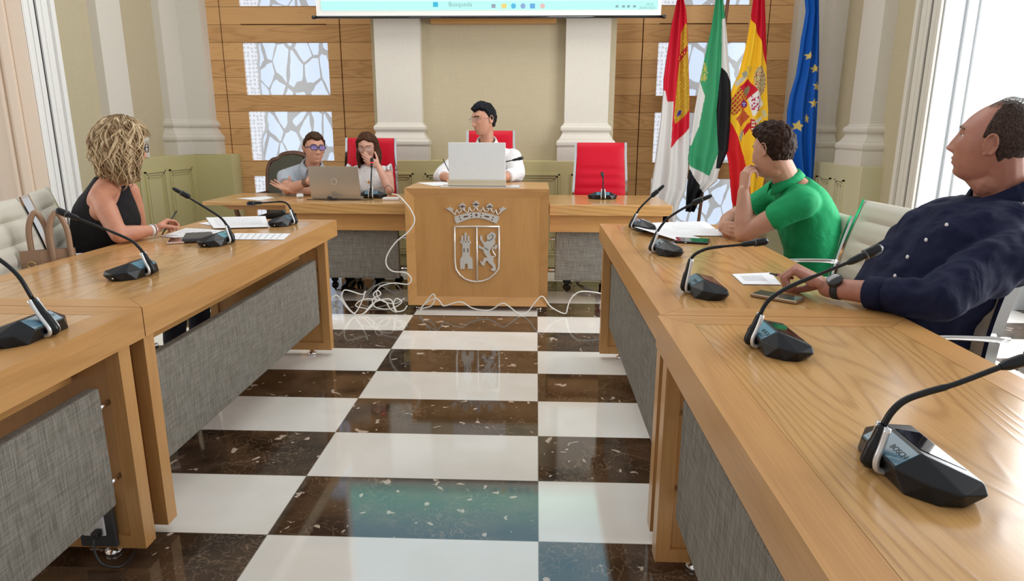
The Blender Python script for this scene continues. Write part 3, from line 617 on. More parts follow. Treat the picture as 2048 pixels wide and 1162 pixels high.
# ================================================================== CHAIRS
def back_profile(high, lift=0):
    zt = .97 if not high else 1.20
    P = [(.26,.455),(.15,.462),(0,.458),(-.12,.452),(-.185,.47),(-.215,.52),(-.222,.60),(-.235,.72),(-.265,.85),(-.30,zt)] if not high else [(.26,.455),(.15,.462),(0,.458),(-.12,.452),(-.185,.47),(-.21,.53),(-.205,.66),(-.21,.82),(-.235,1.0),(-.275,zt)]
    return [(y, z+lift) for y, z in P]
def make_chair(label, loc, rz, mat, high=False, lift=0, wt=None, group=None, wb=.235, name='office_chair', seams=None):
    t = thing(name, label, 'chair', (loc[0], loc[1], 0), rz, group); wt = wt or wb
    P = smooth_path([V((0, y, z)) for y, z in back_profile(high, lift)], 10)
    d = [0]
    for a, b_ in zip(P, P[1:]): d.append(d[-1]+(b_-a).length)
    L = d[-1]
    def grid(i0, i1, th):
        bm = B(); nx = 14; rows = []
        F = []
        for i in range(i0, i1+1):
            T = (P[min(i+1, len(P)-1)]-P[max(i-1, 0)]).normalized(); nrm = V((0, -T.z, T.y))*-1
            if nrm.z < 0 and i < 20: nrm = -nrm
            F.append(V((0, -T.z, T.y)))
        for k, i in enumerate(range(i0, i1+1)):
            n = F[k]*-1; s = d[i]
            if seams and i1 == len(P)-1:
                g = min(abs(P[i].z-z) for z in seams)*1.0; ch = math.exp(-(g/.010)**2)
            else:
                fr = (s/.088) % 1; ch = math.exp(-((min(fr, 1-fr))/.13)**2)
            edge = min(1, (min(k, (i1-i0)-k)+.0)/1.5)
            f, bk = [], []
            ww = wb+(wt-wb)*max(0, min(1, (P[i].z-.5-lift)/(.6 if high else .45)))
            for j in range(nx+1):
                x = -1+2*j/nx; ex = (1-abs(x)**6)
                h = th*(.55+.45*(1-ch)*ex)*(.35+.65*edge)
                f.append(bm.verts.new(P[i]+V((x*(ww-.012), 0, 0))-n*h*.5)); bk.append(bm.verts.new(P[i]+V((x*(ww-.012), 0, 0))+n*h*.5))
            rows.append((f, bk))
        for (f0, b0), (f1, b1) in zip(rows, rows[1:]):
            for j in range(nx):
                bm.faces.new((f0[j], f0[j+1], f1[j+1], f1[j])); bm.faces.new((b0[j+1], b0[j], b1[j], b1[j+1]))
            bm.faces.new((f0[0], f1[0], b1[0], b0[0])); bm.faces.new((f0[nx], b0[nx], b1[nx], f1[nx]))
        for f, bk in (rows[0], rows[-1]):
            for j in range(nx): bm.faces.new((f[j], bk[j], bk[j+1], f[j+1]))
        bmesh.ops.recalc_face_normals(bm, faces=bm.faces)
        return bm
    sp = 38
    obj('seat', grid(0, sp-2, .05), mat, t, True, local=True, angle=50)
    obj('backrest', grid(sp+2, len(P)-1, .05), mat, t, True, local=True, angle=50)
    for s in (-1, 1):
        bm = B(); pts = []
        rows = []
        for i, p in enumerate(P):
            ww = wb+(wt-wb)*max(0, min(1, (p.z-.5-lift)/(.6 if high else .45)))
            T = (P[min(i+1, len(P)-1)]-P[max(i-1, 0)]).normalized(); n = V((0, -T.z, T.y))
            a, b_ = .009, .016
            rows.append([bm.verts.new(p+V((s*ww+dx, 0, 0))+n*dn) for dx, dn in ((-a,-b_),(a,-b_),(a,b_),(-a,b_))])
        for A, C in zip(rows, rows[1:]):
            for k in range(4): bm.faces.new((A[k], A[(k+1)%4], C[(k+1)%4], C[k]))
        bm.faces.new(rows[0]); bm.faces.new(rows[-1]); bmesh.ops.recalc_face_normals(bm, faces=bm.faces)
        obj('side_rail', bm, 'chrome', t, local=True)
        bm = B(); za = .69+lift; xa = s*(wb+.028)
        pts = smooth_path([(xa,-.245,za),(xa,-.10,za+.006),(xa,.10,za+.002),(xa,.165,za-.02),(xa,.19,za-.08),(xa,.18,.52+lift),(xa*.93,.17,.455+lift)], 5)
        tube(bm, pts, .013, 10, .55); obj('armrest', bm, 'chrome', t, True, local=True)
    bm = B(); lathe(bm, [(.03,.10),(.03,.28),(.02,.285),(.02,.43+lift)], (0,0,0), 16); box(bm, -.09, .09, -.1, .1, .425+lift, .44+lift); obj('gas_column', bm, 'chrome', t, local=True)
    for k in range(5):
        a = 2*math.pi*k/5+.3; e = V((.29*math.cos(a), .29*math.sin(a), .075))
        bm = B(); tube(bm, [(0,0,.115), e*.5+V((0,0,.06)), e], [.022,.018,.012], 8); obj('leg', bm, 'chrome', t, local=True)
        bm = B(); q = V((-math.sin(a), math.cos(a), 0)); c = V((e.x, e.y, .028))
        for g in (-1, 1): tube(bm, [c+q*g*.008, c+q*g*.022], .028, 16)
        tube(bm, [c, V((e.x, e.y, .075))], .008, 8); obj('caster', bm, 'black', t, local=True)
    return t
make_chair('empty cream leather office chair between the man in green and the man in navy', (1.14, 2.68), R(94), 'cream_leather', wt=.205, group='cream office chairs')
make_chair('cream leather office chair under the man in the green polo shirt', (1.15, 3.26), R(90), 'cream_leather', lift=-.09, wt=.205, group='cream office chairs')
make_chair('cream leather office chair under the man in the navy shirt', (1.085, 2.08), R(90), 'cream_leather', wt=.215, group='cream office chairs')
make_chair('empty cream leather office chair at left picture edge holding the handbag', (-1.86, 2.61), R(-75), 'cream_leather', wt=.205, group='cream office chairs')
make_chair('cream leather office chair under the blonde woman in black', (-2.09, 3.18), R(-64), 'cream_leather', wt=.205, group='cream office chairs')
RS = [.93, .855, .78, .70]
make_chair('empty red leather high-backed chair right of the lectern', (.545, 5.50), R(180), 'red_leather', True, -.045, .212, 'red high-backed chairs', .240, seams=RS)
make_chair('red leather high-backed chair behind the lectern under the man in white shirt', (-.39, 5.50), R(180), 'red_leather', True, .05, .198, 'red high-backed chairs', .240, seams=RS)
make_chair('red leather high-backed chair under the woman in the white blouse', (-1.42, 5.50), R(180), 'red_leather', True, -.015, .212, 'red high-backed chairs', .240, seams=RS)
# old wooden armchair
t = thing('wooden_armchair', 'dark wooden armchair with olive leather back behind the man in pale blue', 'chair', (-2.22, 5.62, 0), R(170))
def wa(x, z): return V((x, -.26-.10*(z-.5), z))
out = [(-.25,.47),(-.255,.80),(-.24,.93),(-.20,.985),(-.14,1.0),(-.10,1.035),(0,1.05),(.10,1.035),(.14,1.0),(.20,.985),(.24,.93),(.255,.80),(.25,.47)]
bm = B(); tube(bm, smooth_path([wa(*p) for p in out], 4), .024, 8); obj('back_frame', bm, 'wood_dark', t, True, local=True)
bm = B(); prism(bm, [(x*.93, z-.01) for x, z in out], lambda a, b_, d: wa(a, b_)+V((0, d, 0)), -.025, .03); obj('back_cushion', bm, 'olive_leather', t, local=True)
bm = B(); box(bm, -.25, .25, -.25, .25, .42, .50, .03); obj('seat', bm, 'olive_leather', t, local=True)
for x in (-.23, .23):
    for y in (-.24, .22): bm = B(); tube(bm, [(x*1.05, y*1.1, 0), (x, y, .44)], [.018,.026], 8); obj('leg', bm, 'wood_dark', t, local=True)
    bm = B(); tube(bm, smooth_path([(x*1.1,-.27,.70),(x*1.15,-.05,.69),(x*1.15,.18,.68),(x*1.1,.22,.60),(x,.20,.48)], 4), .02, 8); obj('armrest', bm, 'wood_dark', t, local=True)
# ================================================================== MICROPHONES
def hull(pts):
    bm = B(); vs = [bm.verts.new(p) for p in pts]; r = bmesh.ops.convex_hull(bm, input=vs)
    junk = [g for g in r['geom_interior']+r['geom_unused'] if isinstance(g, bmesh.types.BMVert)]
    if junk: bmesh.ops.delete(bm, geom=junk, context='VERTS')
    bmesh.ops.bevel(bm, geom=[e for e in bm.edges if e.calc_face_angle(0) > .2], offset=.0018, segments=2, affect='EDGES', profile=.5, clamp_overlap=True)
    return bm
def mic(label, pos, rz, neck, red=False, base_text=False, zt=.755, table='mics'):
    """pos = rear centre on the desk; neck = world points, first one is the stem top"""
    t = thing('conference_microphone', label, 'microphone', (pos[0], pos[1], zt+.0005), rz, 'gooseneck conference microphones')
    Mi = (Matrix.Translation(t.location) @ Matrix.Rotation(rz, 4, 'Z')).inverted()
    pts = []
    for s in (-1, 1):
        pts += [(s*.070,.004,0),(s*.100,.036,0),(s*.103,.068,0),(s*.083,.096,0),
                (s*.048,-.004,.031),(s*.092,.024,.028),(s*.113,.060,.024),(s*.104,.098,.020),(s*.086,.107,.015),
                (s*.050,.034,.054),(s*.092,.098,.033)]
    obj('base', hull(pts), 'black', t, local=True)
    # dark glass panel on the rear slope, its blue reflection painted in
    def slope(x, f): # f 0 at lower ridge, 1 at crest
        a = V((x, -.004, .031)); b_ = V((x, .034, .054)); p = a.lerp(b_, f); return p+V((0, -.023, .038)).normalized()*.0008
    bm = B(); q = [slope(-.049,.10), slope(.049,.10), slope(.049,.90), slope(-.049,.90)]; bm.faces.new([bm.verts.new(p) for p in q]); r = bmesh.ops.extrude_face_region(bm, geom=bm.faces[:])
    bmesh.ops.translate(bm, verts=[g for g in r['geom'] if isinstance(g, bmesh.types.BMVert)], vec=V((0, .023, -.038)).normalized()*.0012); bmesh.ops.recalc_face_normals(bm, faces=bm.faces)
    obj('rear_panel', bm, 'display', t, local=True)
    ang = math.atan2(.028, .044); rot = Matrix.Rotation(ang, 3, 'X')
    ax = V((1,0,0)); up = V((0,.038,.023)).normalized(); nrm = V((0,-.023,.038)).normalized()
    rm = Matrix((ax, up, nrm)).transposed()
    tx = text('BOSCH', .0125, (0,0,0), Matrix.Identity(3), 'dark_mark', t, 'lettering', .0002); tx.matrix_local = Matrix.Translation(slope(.004,.52)+nrm*.0002) @ rm.to_4x4()
    # user side screen
    a0, a1 = V((0,.036,.0535)), V((0,.096,.033)); n2 = V((0,.0205,.060)).normalized()
    bm = B(); vs = []
    for x, f in ((-.034,.05),(.034,.05),(.060,.95),(-.060,.95)): vs.append(bm.verts.new(V((x,0,0))+a0.lerp(a1,f)+n2*.0012))
    bm.faces.new(vs); r = bmesh.ops.extrude_face_region(bm, geom=bm.faces[:]); bmesh.ops.translate(bm, verts=[g for g in r['geom'] if isinstance(g, bmesh.types.BMVert)], vec=-n2*.0012); bmesh.ops.recalc_face_normals(bm, faces=bm.faces)
    obj('touch_screen', bm, 'black_gloss', t, local=True)
    bm = B(); ell(bm, (-.108,.062,.010), (.002,.003,.003), u=8, v=6); obj('headphone_mark', bm, 'silver', t, local=True)
    g = [Mi @ V(p) for p in neck]; st = g[0]
    bot = V((0,-.014,.014))
    bm = B(); tube(bm, smooth_path([V((0,.01,.018)), bot, bot.lerp(st,.35)+V((0,-.002,0)), st], 5), [.010]*6+[.011]*6+[.0085]*3+[.007], 12, 1.0); obj('stem', bm, 'black', t, True, local=True)
    for s in (-1, 1):
        bm = B(); p = smooth_path([V((s*.0145,.030,.018)), V((s*.0145,.022,.007)), V((s*.0145,-.004,.007)), V((s*.0145,-.010,.022)), V((s*.0125,.002,0))+bot.lerp(st,.55), V((s*.0110,.001,0))+st], 4)
        tube(bm, p, .0052, 8); obj('hook_trim', bm, 'silver', t, True, local=True)
    P = smooth_path(g, 6); n = len(P)
    bm = B(); tube(bm, P, [.0052 if i < n*.6 else .0042 for i in range(n)], 10); obj('gooseneck', bm, 'black', t, True, local=True)
    e = P[-1]; dr = (P[-1]-P[-3]).normalized(); 
    bm = B(); tube(bm, [e-dr*.018, e-dr*.008, e+dr*.014, e+dr*.024, e+dr*.030, e+dr*.058, e+dr*.066], [.005,.0085,.0095,.0085,.0125,.0125,.006], 14); h = obj('mic_head', bm, 'black', t, True, local=True, angle=60)
    bm = B(); tube(bm, [e+dr*.0235, e+dr*.0275], [.0128,.0128], 14); obj('light_ring', bm, emis('red_ring', (1,.02,.02), 3) if red else 'anthracite', t, True, local=True)
    return t
def side_mic(label, b, necks, rz):
    p = atZ(b[0], b[1], .772); s = 1 if rz < 0 else -1
    c = (p.x+s*.012, p.y)
    nk = [atY(x, y, p.y) for x, y in necks]
    # pull the last bit slightly back so the head ends where the photo shows it
    d = (nk[-1]-nk[-2]).normalized(); nk[-1] = nk[-1]-d*.060
    return mic(label, c, rz, nk)
RZ, LZ = R(-90), R(90)
side_mic('large gooseneck microphone nearest the camera at bottom right corner', (1739, 920), [(1767,850),(1785,822),(1811,800),(1855,784),(1908,769),(1996,736),(2110,700)], RZ)
side_mic('gooseneck microphone in front of the man in navy, second from picture bottom on right table', (1499, 680), [(1521,628),(1529,612),(1544,595),(1580,573),(1640,548),(1700,523.6),(1760,498)], RZ)
side_mic('gooseneck microphone with low horizontal neck pointing at the notepad, third on right side', (1369, 575), [(1382,517),(1394,506),(1421,496),(1477,490),(1532,483)], RZ)
side_mic('gooseneck microphone beside curled papers in front of the man in green', (1303, 497), [(1315,463),(1323,451),(1338,435),(1370,415),(1414,395),(1441,379)], RZ)
side_mic('small gooseneck microphone at far end of right table by the desk corner', (1262, 452), [(1273,427),(1281,415),(1299,397),(1323,375),(1341,360)], RZ)
side_mic('gooseneck microphone in front of the handbag on left table', (304, 541), [(286,505),(277,494),(262,481),(227,465),(182,447),(115,421)], LZ)
side_mic('tall gooseneck microphone on papers in front of the blonde woman', (464, 480), [(454,451),(443,437),(422,422),(357,383),(329,365)], LZ)
side_mic('low bent gooseneck microphone at far end of left table', (591, 443), [(582,419),(575,408),(564,403.5),(542,404.6),(496,407)], LZ)
mic('microphone cut by the left picture edge on nearest left table', (-1.205, 1.53), LZ, [V((-1.235,1.53,.85)), V((-1.27,1.53,.92)), V((-1.35,1.53,.98)), V((-1.50,1.53,1.05))])
def vz(x, y, pts): return [V((x, y+d, .755+h)) for d, h in pts]
pm = atZ(742, 397, .755); mic('microphone with glowing red ring in front of the woman in white', (pm.x, pm.y), 0, [V((pm.x, pm.y+d, .755+h)) for d, h in ((.012,.085),(.03,.14),(.05,.19),(.065,.235))], red=True)
pm = atZ(1206, 399, .755); mic('microphone in front of the empty red chair', (pm.x, pm.y), 0, [V((pm.x, pm.y+d, .755+h)) for d, h in ((.012,.075),(.03,.12),(.06,.155),(.08,.165))])
mic('microphone hidden behind the pale monitor on the lectern, only its head in view', (-.36, 4.80), 0, [V((-.36,4.82,.95)), V((-.34,4.86,1.00)), V((-.27,4.93,1.02)), V((-.16,4.95,1.045))], zt=.868)
for nm, (a, b_) in {'x': ((653,402),(725,404)), 'y': ((1180,406),(1236,405))}.items():
    p0 = atZ(a[0], a[1], .757); p1 = atZ(b_[0], b_[1], .757); y = max(4.605, min(p0.y, p1.y))
    bm = B(); box(bm, p0.x, p1.x, 4.612, 4.66, .7555, .7585, .001)
    tag(recenter(obj('name_card', bm, 'brushed_gold')), 'thin pale strip lying on desk edge before the '+('silver laptop' if nm == 'x' else 'microphone by the empty red chair'), 'card')
# ================================================================== PAPERS, PHONES
def sheet(name, label, px, z, mat='paper', th=.0012, lift=None, cat='paper', group='loose papers'):
    P = [atZ(x, y, z) for x, y in px]; c = sum(P, V())/len(P)
    t = thing(name, label, cat, (c.x, c.y, z), 0, group)
    bm = B(); n = 8
    if len(P) == 4:
        g0 = [[None]*(n+1) for _ in range(n+1)]; g1 = [[None]*(n+1) for _ in range(n+1)]
        for i in range(n+1):
            for j in range(n+1):
                u, v = i/n, j/n; p = P[0].lerp(P[1], u).lerp(P[3].lerp(P[2], u), v)
                if lift: p = p+V((0,0,lift(u, v)))
                g0[i][j] = bm.verts.new(p); g1[i][j] = bm.verts.new(p+V((0,0,th)))
        for i in range(n):
            for j in range(n):
                bm.faces.new((g0[i][j], g0[i][j+1], g0[i+1][j+1], g0[i+1][j])); bm.faces.new((g1[i][j], g1[i+1][j], g1[i+1][j+1], g1[i][j+1]))
        for k in range(n):
            for A in (((k,0),(k+1,0)),((k,n),(k+1,n)),((0,k),(0,k+1)),((n,k),(n,k+1))):
                (a, b_), (c_, d) = A; bm.faces.new((g0[a][b_], g0[c_][d], g1[c_][d], g1[a][b_]))
        bmesh.ops.recalc_face_normals(bm, faces=bm.faces)
    else: prism(bm, [(p.x, p.y) for p in P], lambda a, b_, d: V((a, b_, d)), z, z+th)
    obj('sheet', bm, mat, t); t['_P'] = 0; del t['_P']
    return t, P, z+th
def lines(res, rows, u0=.1, u1=.9, v0=.15, v1=.85, h=.012, lift=None, mat='ink', seed=1):
    t, P, z = res; rnd = random.Random(seed); bm = B()
    for k in range(rows):
        v = v0+(v1-v0)*k/max(1, rows-1); u = u0
        while u < u1:
            w = rnd.uniform(.02,.07); e = min(u+w, u1)
            q = []
            for uu, vv in ((u,v),(e,v),(e,v+h),(u,v+h)):
                p = P[0].lerp(P[1], uu).lerp(P[3].lerp(P[2], uu), vv); p.z = z+.0003+(lift(uu, vv) if lift else 0); q.append(bm.verts.new(p))
            bm.faces.new(q); u = e+.012
    obj('printed_text', bm, mat, t)
S1 = sheet('paper', 'stack of printed sheets under far left microphone', [(412,436),(531,433),(537,454),(427,457)], .760, th=.003); lines(S1, 9, h=.015)
sheet('paper', 'blank sheet peeking from under the stack at far end of left table', [(397,447),(440,440),(450,449),(428,452)], .7560)
S2 = sheet('paper', 'sheet the blonde woman writes on', [(323,473),(372,456.5),(450,461),(385,479)], .7562); lines(S2, 6, .45, .9, h=.02, seed=3)
S3 = sheet('paper', 'printed sheet right of the tall microphone on left table', [(460,479),(470,466.5),(581,467.5),(567,479.5)], .7562); lines(S3, 7, h=.015, seed=4)
lf = lambda u, v: .045*(1-v)*(1-u)**2
S4 = sheet('paper', 'printed sheet lying flat at far end of right table', [(1296,446),(1410,443),(1432,458),(1330,463)], .7562); lines(S4, 6, .25, .85, h=.02, seed=5)
sheet('paper', 'sheet with shaded print touching the arm of the man in green', [(1332,462),(1441,458.5),(1446,472),(1352,471)], .7576)
S5 = sheet('paper', 'curled white sheet on top of papers by the far right microphones', [(1268,466),(1303,448),(1400,476),(1372,486)], .7592, lift=lambda u, v: .030*(1-u)**2*(1-v))
S6 = sheet('notepad', 'small sheet with handwriting beside the hand with the pen', [(1464,549),(1541,546),(1563,570),(1486,569)], .7562, th=.002, cat='notepad')
lines(S6, 5, .15, .72, .25, .65, .04, seed=8); 
sheet('paper', 'white sheet on the lectern left of the pale monitor', [(834,366),(897,363),(905,371),(868,372)], .869)
sheet('paper', 'white sheet on side table before the man in pale blue', [(474,397),(532,393),(548,395),(520,401)], .7562)
def slab(name, label, cat, px, z, th, mat, glass=None, group=None, bev=.003):
    P = [atZ(x, y, z) for x, y in px]; c = sum(P, V())/4; t = thing(name, label, cat, (c.x, c.y, z), 0, group)
    ax = ((P[1]-P[0])+(P[2]-P[3])).normalized(); L = ((P[1]-P[0]).length+(P[2]-P[3]).length)/2; Wd = ((P[3]-P[0]).length+(P[2]-P[1]).length)/2
    t.rotation_euler.z = math.atan2(ax.y, ax.x)
    bm = B(); box(bm, -L/2, L/2, -Wd/2, Wd/2, .0002, th, bev); obj('body', bm, mat, t, local=True)
    if glass: bm = B(); box(bm, -L/2+.004, L/2-.004, -Wd/2+.004, Wd/2-.004, th, th+.0008, .0004); obj('screen', bm, glass, t, local=True)
    return t, L, Wd
M['teal_glass'] = flat('teal_glass', (.01,.10,.085), .06, coat=1); M['rosegold'] = flat('rose_case', (.75,.55,.48), .35); M['tan_edge'] = flat('bronze_edge', (.35,.24,.16), .3, .6)
slab('mobile_phone', 'mobile phone with bronze edge lying before the man in navy', 'phone', [(1503,592),(1518,586),(1611,600),(1590,611)], .7555, .010, 'tan_edge', 'teal_glass')
slab('mobile_phone', 'pale pink phone beside grey case before the blonde woman', 'phone', [(334,488),(341,479),(372,478),(368,488)], .7555, .009, 'rosegold', 'black_gloss')
slab('mobile_phone', 'dark phone half under curled sheet on right table', 'phone', [(1345,486),(1350,479),(1420,480),(1415,489)], .7555, .009, 'black', 'black_gloss')
slab('glasses_case', 'flat dark grey case between phone and tall microphone', 'case', [(367,486),(370,474),(427,472),(420,485)], .7555, .022, 'anthracite', bev=.008)
slab('computer_mouse', 'small white mouse left of the laptop', 'mouse', [(593,396),(594,391),(607,391),(607,396)], .7555, .025, 'white_plastic', bev=.010)
# ================================================================== LAPTOP, MONITOR
LX0, LX1 = atY(622,380,4.84).x, atY(721,380,4.84).x
t = thing('laptop', 'champagne laptop with round HP logo open on the desk, seen from behind', 'laptop', ((LX0+LX1)/2, 4.86, .7555))
bm = B(); box(bm, LX0, LX1, 4.85, 5.09, .7555, .772, .004); obj('keyboard_base', bm, 'laptop', t)
bm = B(); prism(bm, [(4.850,.765),(4.835,.765),(4.79,.996),(4.797,.998)], lambda a, b_, d: V((d, a, b_)), LX0, LX1); 
bmesh.ops.bevel(bm, geom=bm.edges[:], offset=.0025, segments=2, affect='EDGES'); lid = obj('lid', bm, 'laptop', t)
cx, cz = (LX0+LX1)/2, .888; n = V((0,-.231,-.045)).normalized(); upv = V((0,-.045,.231)).normalized(); cc = V((cx, 4.8105, cz))
bm = B(); pts = [cc+V((1,0,0))*.021*math.cos(a*math.pi/16)+upv*.021*math.sin(a*math.pi/16)+n*.001 for a in range(33)]; tube(bm, pts, .0016, 6); obj('logo_ring', bm, 'steel', t)
rm = Matrix((V((1,0,0)), upv, n)).transposed()
q = text('hp', .026, (0,0,0), Matrix.Identity(3), 'steel', t, 'logo_letters', .0006, 'CENTER'); q.matrix_local = Matrix.Translation(cc+n*.0012-t.location) @ rm.to_4x4()
bm = B(); tube(bm, smooth_path([(LX0-.02,4.80,.758),(LX0+.06,4.78,.760),(LX0+.16,4.77,.758),(LX0+.26,4.78,.759),(LX1+.0,4.79,.758),(LX1+.10,4.82,.759)]), .003, 6); box(bm, LX0+.15, LX0+.21, 4.765, 4.79, .756, .772, .005)
ell(bm, (LX0+.155,4.775,.776), (.02,.012,.01)); tag(recenter(obj('power_cable', bm, 'black_cable')), 'black cable and adapter lying in front of the laptop', 'cable')
MX0, MX1 = atY(897,330,4.70).x, atY(1011,330,4.70).x
t = thing('monitor', 'flat pale grey monitor back with champagne foot strip standing on the lectern', 'monitor', ((MX0+MX1)/2, 4.70, .8685))
bm = B(); box(bm, MX0-.001, MX1+.006, 4.655, 4.69, .877, .918, .002); obj('foot_strip', bm, 'brushed_gold', t)
bm = B(); box(bm, MX0, MX1, 4.695, 4.718, .905, 1.172, .003); obj('display_back', bm, 'monitor', t)
bm = B(); box(bm, MX0-.05, MX1+.10, 4.60, 4.80, .8685, .874, .002); obj('base_plate', bm, 'silver', t)
bm = B(); box(bm, MX0+.0, MX1+.005, 4.66, 4.695, .873, .879); obj('gasket', bm, 'anthracite', t)
# ================================================================== HANDBAG
A_, B_, C_ = atZ(38,503,.785), atZ(79.5,501,.785), atZ(150,495,.785); D_ = A_+(C_-B_)
cc = (A_+C_)/2; t = thing('handbag', 'taupe leather tote bag with two loop handles on the cream chair', 'handbag', (cc.x, cc.y, .485))
bm = B(); tp = [A_, B_, C_, D_]; secs = []
for z, k in ((.485,1.08),(.62,1.05),(.785,1.0)): secs.append([bm.verts.new(V((cc.x+(p.x-cc.x)*k, cc.y+(p.y-cc.y)*k, z))) for p in tp])
inn = [bm.verts.new(V((cc.x+(p.x-cc.x)*.93, cc.y+(p.y-cc.y)*.93, .785))) for p in tp]; inb = [bm.verts.new(V((v.co.x, v.co.y, .55))) for v in inn]; secs += [inn, inb]
for a, b_ in zip(secs, secs[1:]):
    for k in range(4): bm.faces.new((a[k], a[(k+1)%4], b_[(k+1)%4], b_[k]))
bm.faces.new(secs[0][::-1]); bm.faces.new(inb); bmesh.ops.recalc_face_normals(bm, faces=bm.faces); obj('bag_body', bm, 'bag', t)
lw = (C_-B_)
def handle(p0, p1, h, nrm):
    p0 = p0+V((0,0,0)); a = p0+V((0,0,-.10)); b_ = p1+V((0,0,-.10)); m_ = (p0+p1)/2
    return smooth_path([a, p0+nrm, p0.lerp(m_,.12)+V((0,0,h*.6))+nrm, m_+V((0,0,h))+nrm, p1.lerp(m_,.12)+V((0,0,h*.6))+nrm, p1+nrm, b_], 6)
nr = V((lw.y,-lw.x,0)).normalized()*.004
hp = [atZ(70,503,.71), atZ(96,497,.71), atZ(112,503,.71), atZ(144,497,.71)]
bm = B(); tube(bm, handle(A_.lerp(D_,.34), A_.lerp(D_,.86), .150, -nr), .011, 8); obj('handle', bm, 'bag', t, True)
bm = B(); tube(bm, handle(B_.lerp(C_,.34), B_.lerp(C_,.86), .150, nr), .011, 8); obj('handle', bm, 'bag', t, True)
for f in (.33, .83):
    bm = B(); p = B_.lerp(C_, f); q = cc+(p-cc)*1.10
    tube(bm, [p+V((0,0,-.002))+nr*.6, V((q.x,q.y,.49))+nr*.6], .011, 6, .35); obj('strap', bm, 'bag', t)
bm = B(); ce = A_.lerp(B_,.55)+V((0,0,-.055)); ex = (B_-A_).normalized(); en = V((ex.y,-ex.x,0))*.012
tube(bm, [ce+en+ex*.013*math.cos(k*math.pi/8)+V((0,0,.013*math.sin(k*math.pi/8))) for k in range(17)], .0022, 6); obj('ring', bm, 'gold', t)
# ================================================================== CABLES
def cable(label, px, Y, r, mat, zmin=.006, mod=None):
    pts = []
    for i, q in enumerate(px):
        y = Y if len(q) < 3 else q[2]; p = atY(q[0], q[1], y)
        if p.z < zmin: p = atZ(q[0], q[1], zmin)
        pts.append(p)
    bm = B(); tube(bm, smooth_path(pts, 6), r, 8); return tag(recenter(obj('network_cable', bm, mat, None, True)), label, 'cable', 'white network cables')
def cr(pts, y=None): return [(740+a/2.323, 140+b_/2.323)+((y,) if y else ()) for a, b_ in pts]
cable('thick white cable hanging from the desk and looping beside the lectern', [(784,388,4.75),(795,390,4.66)]+cr([(150,600),(190,650),(207,700),(180,750),(120,800),(80,860),(76,905),(105,935),(165,942),(192,970),(175,995),(110,990),(50,1005),(30,1040),(60,1075),(120,1085),(160,1060)], 4.52), 4.52, .0045, 'cable')
cable('white cable running along the floor in front of the lectern', cr([(228,1120),(262,1075),(292,1042),(302,1060),(285,1095),(245,1108),(232,1122),(250,1090),(300,1062),(322,1072),(335,1092),(352,1095),(420,1078),(480,1108),(555,1116),(612,1085),(645,1098),(698,1136),(735,1120),(770,1075),(802,1052),(840,1100),(905,1132),(918,1100),(935,1060),(975,1030),(1040,1032),(1098,1045)], 4.44), 4.44, .0042, 'cable')
def sc(pts): return [(600+a/3.103, 460+b_/3.103) for a, b_ in pts]
cable('white cable tangled at the foot of the left desk', sc([(200,420),(225,405),(250,425),(290,480),(340,515),(385,440),(405,380),(385,400),(300,375),(268,380),(265,430),(330,515),(390,520),(460,450),(560,430),(590,500),(640,500),(665,470)]), 4.38, .0042, 'cable')
cable('white cable coiled on the floor left of the lectern', sc([(400,518),(470,440),(455,400),(480,375),(500,400),(450,430),(470,480),(560,490),(630,450),(600,425),(580,460),(600,510),(560,490),(520,440),(400,430),(345,470),(420,490)]), 4.45, .0042, 'cable')
cable('grey cable coiled behind the white ones under the left desk', sc([(340,470),(400,400),(480,340),(560,380),(640,420),(600,340),(500,330),(420,400),(380,460),(480,480),(620,440),(660,470)]), 4.62, .0038, 'cable_grey')
cable('grey cable end lying by the left table leg', sc([(200,455),(235,470),(250,485),(215,480),(200,490)]), 4.4, .0038, 'cable_grey')
cable('thin dark cable looping up beside the red-ringed microphone', [(768,390,4.82),(770,376,4.86),(778,371,4.88),(785,380,4.86),(780,392,4.8)], 4.8, .0022, 'black_cable')
bm = B(); box(bm, -1.12, -1.0, 4.80, 4.86, .756, .775, .004); tag(recenter(obj('adapter_box', bm, 'white_plastic')), 'small white adapter right of the red-ringed microphone', 'adapter')
# wall socket and dark clutter between the desk and the lectern
t = thing('wall_socket', 'white socket with black plug seen left of the lectern below the desk', 'socket', (-1.03, 6.07, .25))
bm = B(); box(bm, -1.12, -1.00, 6.075, 6.10, .26, .40, .004); obj('plate', bm, 'white_plastic', t)
bm = B(); ell(bm, (-1.06,6.07,.335), .022); tube(bm, smooth_path([(-1.06,6.06,.33),(-1.05,6.0,.22),(-1.09,5.95,.10),(-1.06,5.9,.01)]), .004, 6); obj('plug', bm, 'black_cable', t)
# ================================================================== FLAGS
def pip(x, y, poly):
    c = False; n = len(poly); j = n-1
    for i in range(n):
        xi, yi = poly[i]; xj, yj = poly[j]
        if (yi > y) != (yj > y) and x < (xj-xi)*(y-yi)/(yj-yi)+xi: c = not c
        j = i
    return c
def flag_mat():
    m, nt, b = newmat('flag_cloth'); a = N(nt, 'ShaderNodeAttribute', attribute_name='dye'); nt.links.new(a.outputs['Color'], b.inputs['Base Color'])
    b.inputs['Roughness'].default_value = .55; b.inputs['Specular IOR Level'].default_value = .2
    tc = N(nt, 'ShaderNodeTexCoord'); n1 = N(nt, 'ShaderNodeTexNoise'); n1.inputs['Scale'].default_value = 400; nt.links.new(tc.outputs['Object'], n1.inputs['Vector'])
    bp = N(nt, 'ShaderNodeBump'); bp.inputs['Strength'].default_value = .15; bp.inputs['Distance'].default_value = .002; nt.links.new(n1.outputs['Fac'], bp.inputs['Height']); nt.links.new(bp.outputs[0], b.inputs['Normal'])
    return m
M['flag'] = flag_mat()
